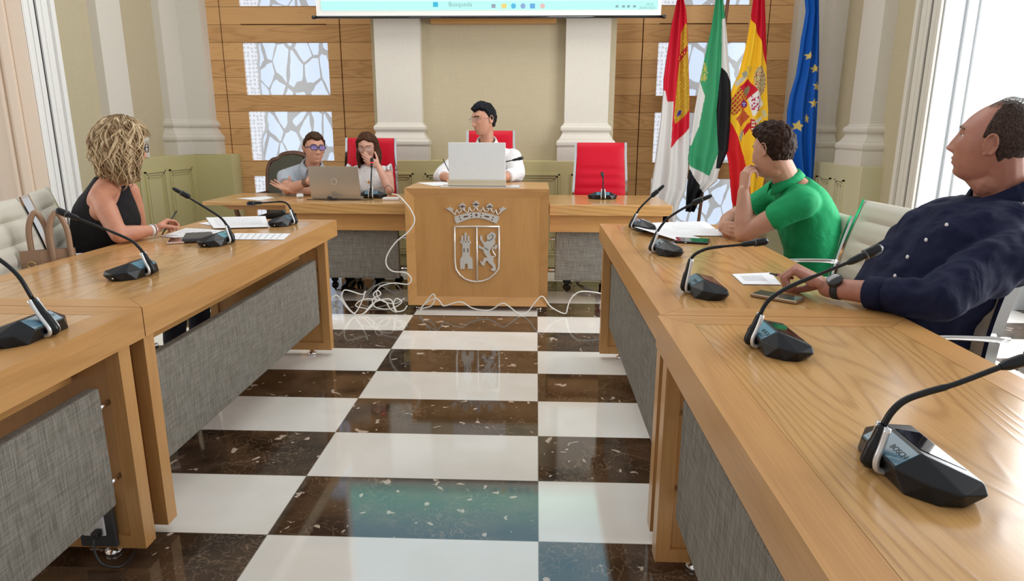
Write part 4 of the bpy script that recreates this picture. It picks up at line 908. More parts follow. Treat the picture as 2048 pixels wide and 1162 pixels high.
def interp(L, y):
    if y <= L[0][1]: return L[0][0]
    for a, b_ in zip(L, L[1:]):
        if a[1] <= y <= b_[1]: return a[0]+(b_[0]-a[0])*(y-a[1])/max(1e-6, b_[1]-a[1])
    return L[-1][0]
def flag(label, left, right, dye, poles, folds, Y=6.2, amp=.03, nx=84, ny=330, seed=0, sc=2.527, org=(1280,0), wfold=None):
    """left/right silhouettes and dye regions in traced units of the picture crop; hung cloth with real folds"""
    y0, y1 = left[0][1], max(left[-1][1], right[-1][1])
    a = atY(org[0]+poles[0][0]/sc, org[1]+poles[0][1]/sc, Y); b_ = atY(org[0]+poles[1][0]/sc, org[1]+poles[1][1]/sc, Y); dd = (b_-a)/(a.z-b_.z)
    foot = b_+dd*(b_.z-.03); topp = a-dd*(3.0-a.z)
    t = thing('flag', label, 'flag', (foot.x, foot.y+.045, 0), 0, 'flags on standing poles')
    bm = B(); tube(bm, [foot+V((0,.045,0)), topp+V((0,.045,0))], .015, 12); obj('pole', bm, 'pole', t, True)
    bm = B(); lathe(bm, [(.14,0),(.14,.02),(.10,.035),(.03,.05),(.022,.12)], (foot.x, foot.y+.045, 0), 24); obj('pole_base', bm, 'wood_dark', t)
    me = bpy.data.meshes.new('cloth'); vs, cs = [], []
    ext = 70
    for i in range(ny+1+ext):
        v = (i-ext)/ny; py = y0+(y1-y0)*v; pyc = max(py, y0)
        xl, xr = interp(left, pyc), interp(right, pyc)
        for j in range(nx+1):
            u = j/nx; px = xl+(xr-xl)*u
            p = atY(org[0]+px/sc, org[1]+(py)/sc, Y)
            ph = 2*math.pi*folds*u+seed+.8*math.sin(2.2*v+seed)+.5*noise.noise(V((u*2, v*3, seed)))
            env = math.sin(math.pi*u)**.35
            amp_ = amp*(.55+.6*max(0, v))
            p.y += -amp_*math.sin(ph)*env - .012*noise.noise(V((u*5, v*4, seed+5)))*env - .02*math.sin(math.pi*u)
            vs.append(p-t.location); cs.append(dye(px, pyc))
    fs = []; w = nx+1
    for i in range(ny+ext):
        for j in range(nx): fs.append((i*w+j, (i+1)*w+j, (i+1)*w+j+1, i*w+j+1))
    me.from_pydata([tuple(v) for v in vs], [], fs); me.update()
    ca = me.color_attributes.new('dye', 'FLOAT_COLOR', 'POINT'); ca.data.foreach_set('color', [c for q in cs for c in (*q, 1)])
    for p in me.polygons: p.use_smooth = True
    me.materials.append(M['flag']); o = bpy.data.objects.new('cloth', me); COL.objects.link(o); o.parent = t
    s = o.modifiers.new('thickness', 'SOLIDIFY'); s.thickness = .003
    return t
WHT = (.62,.60,.58); RED = (.50,.006,.022); GLD = (.62,.36,.03); YEL = (.80,.47,.02); GRN = (.035,.27,.12); BLK = (.006,.006,.008); BLU = (.005,.09,.42)
def star(cx, cy, r, rot=0): return [(cx+(r if k % 2 == 0 else r*.42)*math.sin(rot+k*math.pi/5), cy-(r if k % 2 == 0 else r*.42)*math.cos(rot+k*math.pi/5)) for k in range(10)]
def ellp(cx, cy, a, b_, x, y): return ((x-cx)/a)**2+((y-cy)/b_)**2 < 1
def dye1(x, y):
    if pip(x, y, [(190,300),(215,255),(240,222),(240,266),(215,290),(204,312)]): return (.35,.01,.02) if noise.noise(V((x*.12,y*.12,0))) > -.2 else GLD
    if pip(x, y, [(185,585),(196,560),(210,556),(206,578),(190,590)]): return (.02,.02,.25)
    if pip(x, y, [(228,118),(238,125),(243,300),(249,450),(249,555),(205,606),(175,628),(167,600),(185,420),(202,300),(207,170)]):
        g = abs(math.sin(x*.22+y*.16))*abs(math.sin(x*.2-y*.17)); n = noise.noise(V((x*.08,y*.08,2)))
        return tuple(c*(.45 if g < .12 else (.75+.5*max(0,n))) for c in GLD)
    if pip(x, y, [(150,-50),(236,-50),(240,150),(262,450),(262,556),(256,640),(152,748),(165,515),(140,515),(128,460),(110,455),(110,300)]): return RED
    return WHT
flag('red and white flag with gold castle, leftmost of the four flags', [(187,0),(160,120),(135,280),(118,400),(117,455),(105,600),(78,800),(50,975),(45,1120)], [(222,0),(233,50),(240,150),(245,350),(249,450),(250,560),(248,660),(243,860),(232,960),(200,1030),(182,1100)], dye1, [(178,330),(112,1115)], 2.3, seed=1.2)
def dye2(x, y):
    if pip(x, y, [(410,340),(436,370),(458,415),(480,480),(470,700),(440,850),(380,850),(396,760),(386,560),(400,420)]): return BLK
    if pip(x, y, [(412,98),(440,90),(470,480),(456,412),(434,372),(410,345)]): return WHT
    if pip(x, y, [(220,850),(243,852),(255,860),(318,975),(280,1090),(215,1090)]): return BLK
    if pip(x, y, [(240,820),(256,842),(350,890),(392,780),(420,800),(400,930),(318,978),(250,858)]): return WHT
    if pip(x, y, [(290,400),(303,410),(329,485),(300,640),(258,735),(235,730)]): return WHT
    e = ((x-320)/22)**2+((y-365)/52)**2
    if e < 1 and noise.noise(V((x*.13, y*.13, 4))) > -.02: return (.50,.40,.08)
    return GRN
flag('green, white and black flag, second from the left of the four flags', [(383,0),(360,150),(340,230),(325,300),(300,420),(275,560),(255,700),(243,800),(248,850),(236,950),(230,1055)], [(420,0),(430,100),(440,200),(452,350),(458,420),(462,500),(455,640),(445,760),(415,830),(398,870),(390,915),(355,945),(320,975),(275,1070)], dye2, [(425,200),(303,1110)], 2.1, seed=2.9)
def dye3(x, y):
    # arms
    if ((x-523)**2+(y-527)**2) < 15**2:
        return (.65,.6,.5) if any((x-a)**2+(y-b_)**2 < 16 for a, b_ in ((517,523),(529,523),(523,534))) else (.02,.02,.30)
    if ((x-523)**2+(y-527)**2) < 20**2: return (.45,.01,.02)
    Q = lambda a, b_, c, d: pip(x, y, [a, b_, c, d])
    if Q((545,500),(592,455),(624,526),(566,592)):
        return (.40,.01,.10) if (noise.noise(V((x*.09, y*.09, 3))) > .08 and abs(x-582) < 22 and abs(y-524) < 40) else (.72,.70,.66)
    if Q((500,440),(543,398),(592,455),(545,500)):
        return (.22,.20,.10) if (pip(x, y, [(505,462),(512,455),(520,462),(528,440),(538,445),(545,432),(556,440),(552,462),(535,490),(512,498)])) else RED
    if Q((450,525),(500,440),(545,500),(515,560)) or Q((448,520),(450,560),(470,585),(510,558)):
        return (.55,.35,.03) if (math.sin((x*.5+y*.38)*.75) > .35 or math.sin((x*.6-y*.45)*.5) > .8) else (.40,.01,.02)
    if Q((480,600),(520,550),(553,590),(505,642)):
        return (.50,.14,.03) if abs(math.sin(x*.25+y*.1)*math.sin(y*.22-x*.1)) > .25 else (.42,.01,.02)
    if pip(x, y, [(575,612),(612,588),(620,600),(585,628)]): return (.62,.62,.60)
    if pip(x, y, [(612,560),(632,552),(645,585),(628,598)]): return (.55,.48,.25)
    if pip(x, y, [(515,370),(532,358),(540,372),(535,392),(520,395)]): return (.30,.30,.22)
    if pip(x, y, [(478,420),(520,385),(528,400),(490,440)]): return (.50,.46,.38)
    if ellp(551, 350, 14, 18, x, y): return (.35,.28,.10) if noise.noise(V((x*.2,y*.2,1))) > 0 else YEL
    if ellp(606, 408, 31, 74, x, y):
        n = noise.noise(V((x*.17, y*.17, 9)))
        return (.50,.02,.03) if n > .28 else ((.12,.15,.07) if n > .05 else (.55,.46,.24))
    if pip(x, y, [(555,600),(572,600),(585,640),(560,672),(548,640)]): return (.60,.55,.4) if (int(y/9) % 2 == 0 and abs(x-566) < 8) else (.42,.01,.02)
    if pip(x, y, [(520,660),(545,620),(556,625),(548,655),(528,685)]): return RED
    if pip(x, y, [(495,690),(515,655),(525,665),(508,720)]): return (.12,.12,.10) if int(x/5) % 2 else (.6,.58,.5)
    if pip(x, y, [(560,-60),(700,-60),(700,420),(640,335),(615,230),(575,120),(562,95)]): return RED
    if pip(x, y, [(425,560),(442,580),(470,640),(500,720),(526,790),(548,900),(556,1060),(440,1060),(420,800)]): return (.56,.01,.015)
    return YEL
flag('red and yellow national flag with shield and crown, third of the four flags', [(573,0),(560,100),(545,190),(530,260),(500,375),(472,430),(452,510),(440,600),(435,760),(450,830),(458,940),(464,1010),(470,1040)], [(630,0),(635,150),(638,300),(642,450),(648,560),(642,700),(636,820),(628,900),(612,980),(600,1040)], dye3, [(590,150),(565,1110)], 2.4, seed=4.4)
STARS = [star(1053-0, 285, 24, .1), star(1084, 348, 25, -.1), star(1092, 436, 25, .15), star(1077, 523, 26, .0), [(1045-3,570),(1049,590),(1054,592),(1050,602),(1050,625),(1043,608),(1037,622),(1040,600),(1036,590),(1043,588)], star(995, 637, 31, .2)]
def dye4(x, y):
    for s in STARS:
        if pip(x, y, s): return (.66,.50,.14)
    return BLU
flag('blue flag with gold stars, rightmost of the four flags', [(1036,0),(1040,55),(1028,130),(1015,200),(1008,260),(990,380),(960,480),(945,560),(940,700),(955,800),(975,910),(985,960)], [(1107,0),(1107,300),(1103,420),(1100,500),(1090,700),(1080,850),(1070,960)], dye4, [(1085,100),(1030,1100)], 2.6, seed=6.0, org=(1200,0))
# ================================================================== PEOPLE
def skin(name, c):
    m, nt, b = newmat(name); tc = N(nt, 'ShaderNodeTexCoord'); n1 = N(nt, 'ShaderNodeTexNoise'); n1.inputs['Scale'].default_value = 22; n1.inputs['Detail'].default_value = 5; nt.links.new(tc.outputs['Object'], n1.inputs['Vector'])
    nt.links.new(ramp(nt, n1.outputs['Fac'], [(.3, tuple(x*.84*(1 if i == 0 else .94) for i, x in enumerate(c))), (.7, c)]), b.inputs['Base Color'])
    b.inputs['Roughness'].default_value = .5; b.inputs['Subsurface Weight'].default_value = .12; b.inputs['Subsurface Radius'].default_value = (.02,.008,.004); b.inputs['Subsurface Scale'].default_value = .5
    n2 = N(nt, 'ShaderNodeTexNoise'); n2.inputs['Scale'].default_value = 260; nt.links.new(tc.outputs['Object'], n2.inputs['Vector'])
    bp = N(nt, 'ShaderNodeBump'); bp.inputs['Strength'].default_value = .12; bp.inputs['Distance'].default_value = .002; nt.links.new(n2.outputs['Fac'], bp.inputs['Height']); nt.links.new(bp.outputs[0], b.inputs['Normal'])
    return m
def cloth(name, c, rough=.8, sc=300, str_=.2, sheen=0):
    m, nt, b = newmat(name); b.inputs['Specular IOR Level'].default_value = .22; tc = N(nt, 'ShaderNodeTexCoord'); n1 = N(nt, 'ShaderNodeTexNoise'); n1.inputs['Scale'].default_value = sc; n1.inputs['Detail'].default_value = 2; nt.links.new(tc.outputs['Object'], n1.inputs['Vector'])
    nt.links.new(ramp(nt, n1.outputs['Fac'], [(.35, tuple(x*.86 for x in c)), (.65, c)]), b.inputs['Base Color']); b.inputs['Roughness'].default_value = rough; b.inputs['Sheen Weight'].default_value = sheen
    w = N(nt, 'ShaderNodeTexNoise'); w.inputs['Scale'].default_value = 9; w.inputs['Detail'].default_value = 2; w.inputs['Distortion'].default_value = 1.2; nt.links.new(tc.outputs['Object'], w.inputs['Vector'])
    h = math_(nt, 'ADD', math_(nt, 'MULTIPLY', w.outputs['Fac'], 3.0), math_(nt, 'MULTIPLY', n1.outputs['Fac'], .15))
    bp = N(nt, 'ShaderNodeBump'); bp.inputs['Strength'].default_value = str_; bp.inputs['Distance'].default_value = .012; nt.links.new(h, bp.inputs['Height']); nt.links.new(bp.outputs[0], b.inputs['Normal'])
    return m
def hairmat(name, c1, c2, sc=(160,160,14), rough=.45):
    m, nt, b = newmat(name); b.inputs['Specular IOR Level'].default_value = .06; tc = N(nt, 'ShaderNodeTexCoord'); mp = N(nt, 'ShaderNodeMapping'); mp.inputs['Scale'].default_value = sc; nt.links.new(tc.outputs['Object'], mp.inputs[0])
    n1 = N(nt, 'ShaderNodeTexNoise'); n1.inputs['Scale'].default_value = 1; n1.inputs['Detail'].default_value = 3; nt.links.new(mp.outputs[0], n1.inputs['Vector'])
    nt.links.new(ramp(nt, n1.outputs['Fac'], [(.35, c2), (.65, c1)]), b.inputs['Base Color']); b.inputs['Roughness'].default_value = rough
    bp = N(nt, 'ShaderNodeBump'); bp.inputs['Strength'].default_value = .4; bp.inputs['Distance'].default_value = .002; nt.links.new(n1.outputs['Fac'], bp.inputs['Height']); nt.links.new(bp.outputs[0], b.inputs['Normal'])
    return m
M['eye_white'] = flat('eye_white', (.75,.73,.70), .15); M['iris'] = flat('iris', (.03,.018,.01), .1)
M['lips'] = flat('lips', (.42,.15,.12), .45)
M['black_frame'] = flat('black_frame', (.01,.01,.015), .25); M['blue_frame'] = flat('blue_frame', (.03,.03,.12), .25); M['wire'] = flat('wire_frame', (.35,.22,.18), .25, .9)
m = flat('blue_lens', (.25,.22,.75), .05, coat=1); m.node_tree.nodes['Principled BSDF'].inputs['Alpha'].default_value = .30; M['blue_lens'] = m
m = flat('clear_lens', (.75,.78,.85), .05, coat=1); m.node_tree.nodes['Principled BSDF'].inputs['Alpha'].default_value = .07; M['clear_lens'] = m
g_ = lambda x, c, s: math.exp(-((x-c)/s)**2)
def head_point(d, jaw=1.0, nose=1.0):
    """unit direction (x right, y face, z up) -> local head surface point, metres"""
    x, y, z = d
    px, py, pz = x*.074, y*.094, z*.116
    if z < 0:
        t = -z; px *= (1-.16*jaw*t)*(1+.30*t**4)
        if y < 0: py *= 1-.42*t
        else: py *= 1-.02*t+.80*t**4*min(1, y*4)
        pz *= 1.02
    else:
        px *= 1+.05*g_(z, .45, .3); py *= 1+.04*(y < 0)*g_(z, .3, .4)
    if y > 0:
        f = min(1, y*1.9); f = f*f*(3-2*f)
        ax = abs(px)
        py = py*(1-.06*f)
        py += .004*f*g_(ax, 0, .06)
        # forehead slope
        py -= .010*f*max(0, (pz-.055)/.06)
        # eye sockets, brow, cheek
        py -= .0125*f*g_(ax, .031, .017)*g_(pz, .012, .013)
        py += .0055*f*g_(ax, .026, .024)*g_(pz, .034, .010)
        py += .0050*f*g_(ax, .042, .018)*g_(pz, -.018, .020)
        # nose
        nz = 0
        if pz > -.036: nz = max(0, min(1, (.030-pz)/.062))**1.15
        else: nz = max(0, 1-(-.036-pz)/.010)**1.0
        wd = .0075+.0065*max(0, min(1, (.0-pz)/.036))
        py += .0265*nose*f*nz*g_(ax, 0, wd)
        py += .008*f*g_(ax, .014, .006)*g_(pz, -.034, .007)
        # mouth, lips, chin
        py += .0075*f*g_(ax, 0, .024)*(g_(pz, -.0575, .0045)+.9*g_(pz, -.0705, .0055))
        py -= .0040*f*g_(ax, 0, .024)*g_(pz, -.0640, .0028)
        py += .0030*f*g_(ax, 0, .03)*g_(pz, -.062, .016)
        py -= .0050*f*g_(ax, 0, .022)*g_(pz, -.082, .006)
        py += .0050*f*g_(ax, 0, .022)*g_(pz, -.098, .012)
    return V((px, py, pz))
def surf(x, z, lift=0, **kw):
    d = V((x/.074, .8, z/.118)); d.normalize()
    for _ in range(40):
        p = head_point(d, **kw); d = V((d.x+(x-p.x)/.09, d.y, d.z+(z-p.z)/.13)); d.y = math.sqrt(max(.02, 1-d.x**2-d.z**2)); d.normalize()
    p = head_point(d, **kw); return V((p.x, p.y+lift, p.z))
def head_surface(bm, T, U=120, Vn=90, fn=None, **kw):
    rows = []
    for i in range(Vn+1):
        ph = math.pi*i/Vn; row = []
        for j in range(U):
            th = 2*math.pi*j/U; d = (math.sin(ph)*math.cos(th), math.sin(ph)*math.sin(th), math.cos(ph))
            p = head_point(d, **kw)
            if fn: p = fn(d, p)
            row.append(T @ p)
        rows.append(row)
    vr = []
    for i, row in enumerate(rows):
        vr.append([bm.verts.new(row[0])]*U if i in (0, Vn) else [bm.verts.new(p) for p in row])
    for A, C in zip(vr, vr[1:]):
        for j in range(U):
            q = [A[j], A[(j+1)%U], C[(j+1)%U], C[j]]; u = []
            for v in q:
                if v not in u: u.append(v)
            if len(u) > 2: bm.faces.new(u).smooth = True
def headT(c, facing, pitch=0, roll=0, s=1.0):
    f = V((facing[0], facing[1], 0)).normalized(); r_ = V((f.y, -f.x, 0))
    m = Matrix((r_, f, V((0,0,1)))).transposed()
    m = m @ Matrix.Rotation(pitch, 3, 'X') @ Matrix.Rotation(roll, 3, 'Y')
    return Matrix.Translation(V(c)) @ m.to_4x4() @ Matrix.Scale(s, 4)
def ear(bm, T, sd, s=1.0):
    # tilted shell with rim and lobe
    c = V((sd*.074, -.010, -.004)); rim = []
    for k in range(13):
        a = R(-75+k*290/12); rim.append(T @ (c+V((sd*(.010+.004*math.sin(a)), -.006-.0155*math.cos(a)*-1*-1, .004+.029*math.sin(a)))))
    tube(bm, rim, .0042, 8)
    m3 = (T.to_3x3().normalized() @ Matrix.Rotation(sd*R(-24), 3, 'Z'))
    ell(bm, T @ (c+V((sd*.004, -.006, .003))), (.0042*s, .0140*s, .0250*s), m3)
    ell(bm, T @ (c+V((sd*.005, .001, -.022))), (.0045*s, .0075*s, .0085*s), m3)
def hand(bm, w, f, n, curl, thumb=(.5,.4,.2), side=1, s=1.0, spread=.10, tcurl=.5):
    """w wrist, f finger direction, n palm normal (towards the palm side), curl per finger, side: thumb on +/- (f x n)"""
    f = V(f).normalized(); n = V(n); n = (n-f*n.dot(f)).normalized(); l = f.cross(n)*side; w = V(w)
    kn = []
    for k, (o, ln) in enumerate(((.027,.086),(.009,.090),(-.009,.086),(-.026,.079))):
        p = w+(f*ln+l*o-n*.004*(1 if k in (1, 2) else .3))*s; kn.append(p)
        cap(bm, w+(f*.012+l*o*.62)*s, .0135*s, p, .0105*s, 12)
    cap(bm, w+(f*.045+l*.018+n*.006)*s, .013*s, w+(f*.07+l*.014+n*.004)*s, .010*s); cap(bm, w+(f*.03-l*.018+n*.006)*s, .013*s, w+(f*.07-l*.016+n*.002)*s, .010*s)
    L = ((.040,.025,.020),(.045,.028,.021),(.041,.026,.020),(.033,.020,.018))
    for k in range(4):
        c = curl[k] if isinstance(curl, (list, tuple)) else curl; o = (1.5-k)*spread
        d = (f+l*o).normalized(); p = kn[k]; a = 0
        for q, (ln, rr) in enumerate(zip(L[k], (.0088,.0080,.0072))):
            a += c*(.8, 1.0, .7)[q]; dd = (d*math.cos(a)+n*math.sin(a)); e = p+dd*ln*s
            cap(bm, p, rr*s*(1 if k < 3 else .9), e, rr*.92*s*(1 if k < 3 else .9), 10); p = e
    b0 = w+(f*.022+l*.024+n*.008)*s; td = (f*thumb[0]+l*thumb[1]+n*thumb[2]).normalized()
    p1 = b0+td*.040*s; cap(bm, w+f*.012*s+l*.014*s, .014*s, b0, .0145*s, 12); cap(bm, b0, .0140*s, p1, .0105*s, 12)
    td2 = (td+f*tcurl*.6-l*tcurl*.5+n*.15).normalized(); p2 = p1+td2*.030*s; cap(bm, p1, .0100*s, p2, .0092*s, 10); td3 = (td2+f*tcurl*.3-l*tcurl*.4).normalized(); cap(bm, p2, .0092*s, p2+td3*.024*s, .0080*s, 10)
    return kn
def arm(bm, sh, el, wr, rs=(.052,.040,.036,.026)):
    sh, el, wr = V(sh), V(el), V(wr); m1 = sh.lerp(el, .35); m2 = el.lerp(wr, .28)
    chain(bm, [sh, m1, el], [rs[0]*.95, rs[0], rs[1]]); chain(bm, [el, m2, el.lerp(wr,.7), wr], [rs[1], rs[1]*1.06, rs[2]*.86, rs[3]])
def eyes(P, T, s=1.0):
    for sd in (-1, 1):
        c = surf(sd*.031, .012, -.0072)
        bm = B(); ell(bm, T @ c, .0118*s, u=20, v=14); e = obj('eye', bm, 'eye_white', P, True)
        e['_o'] = tuple(P.location); bm = B(); ell(bm, T @ (c+V((0,.0068,0))), .0064*s, u=14, v=10); i = obj('iris', bm, 'iris', e, True); del e['_o']
        bm = B(); pts = [T @ (surf(sd*(.031+dx), .0185-18*dx*dx, .0012)) for dx in (-.014,-.007,0,.007,.013)]
        tube(bm, pts, .0026*s, 6); obj('eyelid', bm, P.get('_skin', 'iris'), P, True)
def brows(P, T, mat, s=1.0, th=.0030):
    for sd in (-1, 1):
        bm = B(); pts = [T @ surf(sd*x, z, -.0004) for x, z in ((.013,.0300),(.024,.0340),(.036,.0335),(.047,.0285))]; tube(bm, smooth_path(pts, 3), th*s, 6, 1); obj('eyebrow', bm, mat, P, True)
def lips(P, T, s=1.0):
    bm = B()
    pts = [T @ surf(x, -.0635+abs(x)*.05, -.0030) for x in (-.023,-.015,-.007,0,.007,.015,.023)]
    tube(bm, pts, [.0012,.0042,.0058,.0060,.0058,.0042,.0012], 8); obj('lips', bm, 'lips', P, True)
def glasses(P, T, frame, lens, rx=.024, rz=.017, th=.0018, square=True, y=.099):
    bm = B(); e = 3.2 if square else 2.2; lp = []
    for sd in (-1, 1):
        c = V((sd*.0315, y, .010)); pts = []
        for k in range(25):
            a = 2*math.pi*k/24; co, si = math.cos(a), math.sin(a)
            x = rx*math.copysign(abs(co)**(2/e), co); z = rz*math.copysign(abs(si)**(2/e), si); pts.append(T @ (c+V((x, -abs(c.x+x)*.10+.003, z))))
        tube(bm, pts, th, 6); lp.append(pts[:-1])
        tube(bm, [T @ V((sd*(.0315+rx), y-.002, .014)), T @ V((sd*.074, y-.030, .013)), T @ V((sd*.0765, .000, .010))], th, 6)
    tube(bm, [T @ V((-.0085, y+.004, .013)), T @ V((0, y+.006, .0145)), T @ V((.0085, y+.004, .013))], th, 6)
    g = obj('glasses', bm, frame, P, True); g['_o'] = tuple(P.location)
    bm = B()
    for pts in lp:
        a = [bm.verts.new(p) for p in pts]; bm.faces.new(a)
    r = bmesh.ops.extrude_face_region(bm, geom=bm.faces[:]); bmesh.ops.translate(bm, verts=[q for q in r['geom'] if isinstance(q, bmesh.types.BMVert)], vec=T.to_3x3() @ V((0,.0012,0)))
    obj('lens', bm, lens, g); del g['_o']
def short_hair(P, T, mat, hairline, thick=.014, top=.010, noise_a=.006, seed=0, jaw=1.0, nsc=28, quiff=.0):
    """hairline(d): signed, >0 where hair grows (head direction space)"""
    def fn(d, p):
        m_ = hairline(d); m_ = max(0, min(1, m_/.12)); m_ = m_*m_*(3-2*m_); nrm = V((d[0]/.074, d[1]/.094, d[2]/.116)).normalized()
        nn = noise.noise(V((d[0]*nsc*.35+seed, d[1]*nsc*.12, d[2]*nsc*.2)))*noise_a+noise.noise(V((d[0]*9, d[1]*9, d[2]*9+seed)))*noise_a*.8
        off = -.007+m_*(.007+thick+top*max(0, d[2])+quiff*max(0, d[2])*max(0, d[1]+.1)+nn)
        return p+nrm*off
    bm = B(); head_surface(bm, T, 120, 90, fn, jaw=jaw); return obj('hair', bm, mat, P, True)
def hairline_std(side=-.05, front=.52, back=-.55, side_z=.08, bald=0):
    def f(d):
        x, y, z = d
        # front boundary height rises; sides go in front of ear down; back low
        if y > .25: lim = front-.0*abs(x)+.10*g_(abs(x), .45, .2)
        elif y > -.05: t = (y+.05)/.30; lim = side_z+(front-.05-side_z)*max(0,t)**.8
        else: t = min(1, (-.05-y)/.5); lim = side_z+(back-side_z)*t
        return z-lim
    return f
def seated_legs(P, hip, fwd, mat, shoe, s=1.0, spread=.12, zseat=.50):
    f = V((fwd[0], fwd[1], 0)).normalized(); l = V((f.y, -f.x, 0)); hip = V(hip)
    bm = B()
    for sd in (-1, 1):
        h = hip+l*sd*.09+V((0,0,-.02)); k = V((hip.x, hip.y, zseat+.02))+l*sd*spread+f*.44*s; a = V((k.x, k.y, .10))+f*(-.04)
        chain(bm, [h, h.lerp(k,.5), k], [.088,.080,.062]); chain(bm, [k, k.lerp(a,.35), a], [.060,.058,.045])
    ell(bm, hip+V((0,0,.0)), (.165,.165,.11))
    o = obj('trousers', bm, mat, P); remesh(o, .010, 6, .6, .012, .09)
    for sd in (-1, 1):
        k = V((hip.x, hip.y, .5))+l*sd*spread+f*.40*s; bm = B(); c = V((k.x, k.y, 0))
        chain(bm, [c+V((0,0,.045))-f*.05, c+V((0,0,.042))+f*.05, c+V((0,0,.034))+f*.15], [.042,.042,.032])
        for v in bm.verts: v.co.z = max(v.co.z, .002)
        obj('shoe', bm, shoe, P, True)
def torso_secs(pel, wst, chs, shl, nk, lat, W=(.17,.155,.175,.165,.062), D=(.13,.12,.125,.09,.062), fw=None):
    lat = V(lat).normalized(); C = [V(p) for p in (pel, wst, chs, shl, nk)]; out = []
    for i, c in enumerate(C):
        t = (C[min(i+1,4)]-C[max(i-1,0)]).normalized(); dp = t.cross(lat).normalized(); out.append((c, lat*W[i], dp*D[i]))
    return lerp_secs(out, 5)
def person(label, base, sk):
    P = thing('person', label, 'person', base); P['_skin'] = sk; return P
def scale_secs(secs, k, grow=0): return [(c, a*k+a.normalized()*grow, b_*k+b_.normalized()*grow) for c, a, b_ in secs]
M['skin_tan'] = skin('skin_tan', (.56,.29,.19)); M['skin_red'] = skin('skin_ruddy', (.43,.19,.13)); M['skin_olive'] = skin('skin_olive', (.50,.265,.175)); M['skin_fair'] = skin('skin_fair', (.60,.33,.24)); M['skin_arm'] = skin('skin_sunned', (.58,.26,.155))
M['navy'] = cloth('navy_shirt', (.006,.009,.036), .8, 300, .45); M['green'] = cloth('green_polo', (.012,.32,.115), .75, 500, .35)
M['blackcloth'] = cloth('black_top', (.012,.010,.012), .75, 300, .35); M['whitecloth'] = cloth('white_shirt', (.74,.73,.74), .7, 300, .4); M['palegrey'] = cloth('pale_blue_shirt', (.40,.44,.49), .75, 300, .4)
M['greytrouser'] = cloth('grey_trousers', (.13,.125,.12)); M['darktrouser'] = cloth('dark_trousers', (.02,.02,.03))
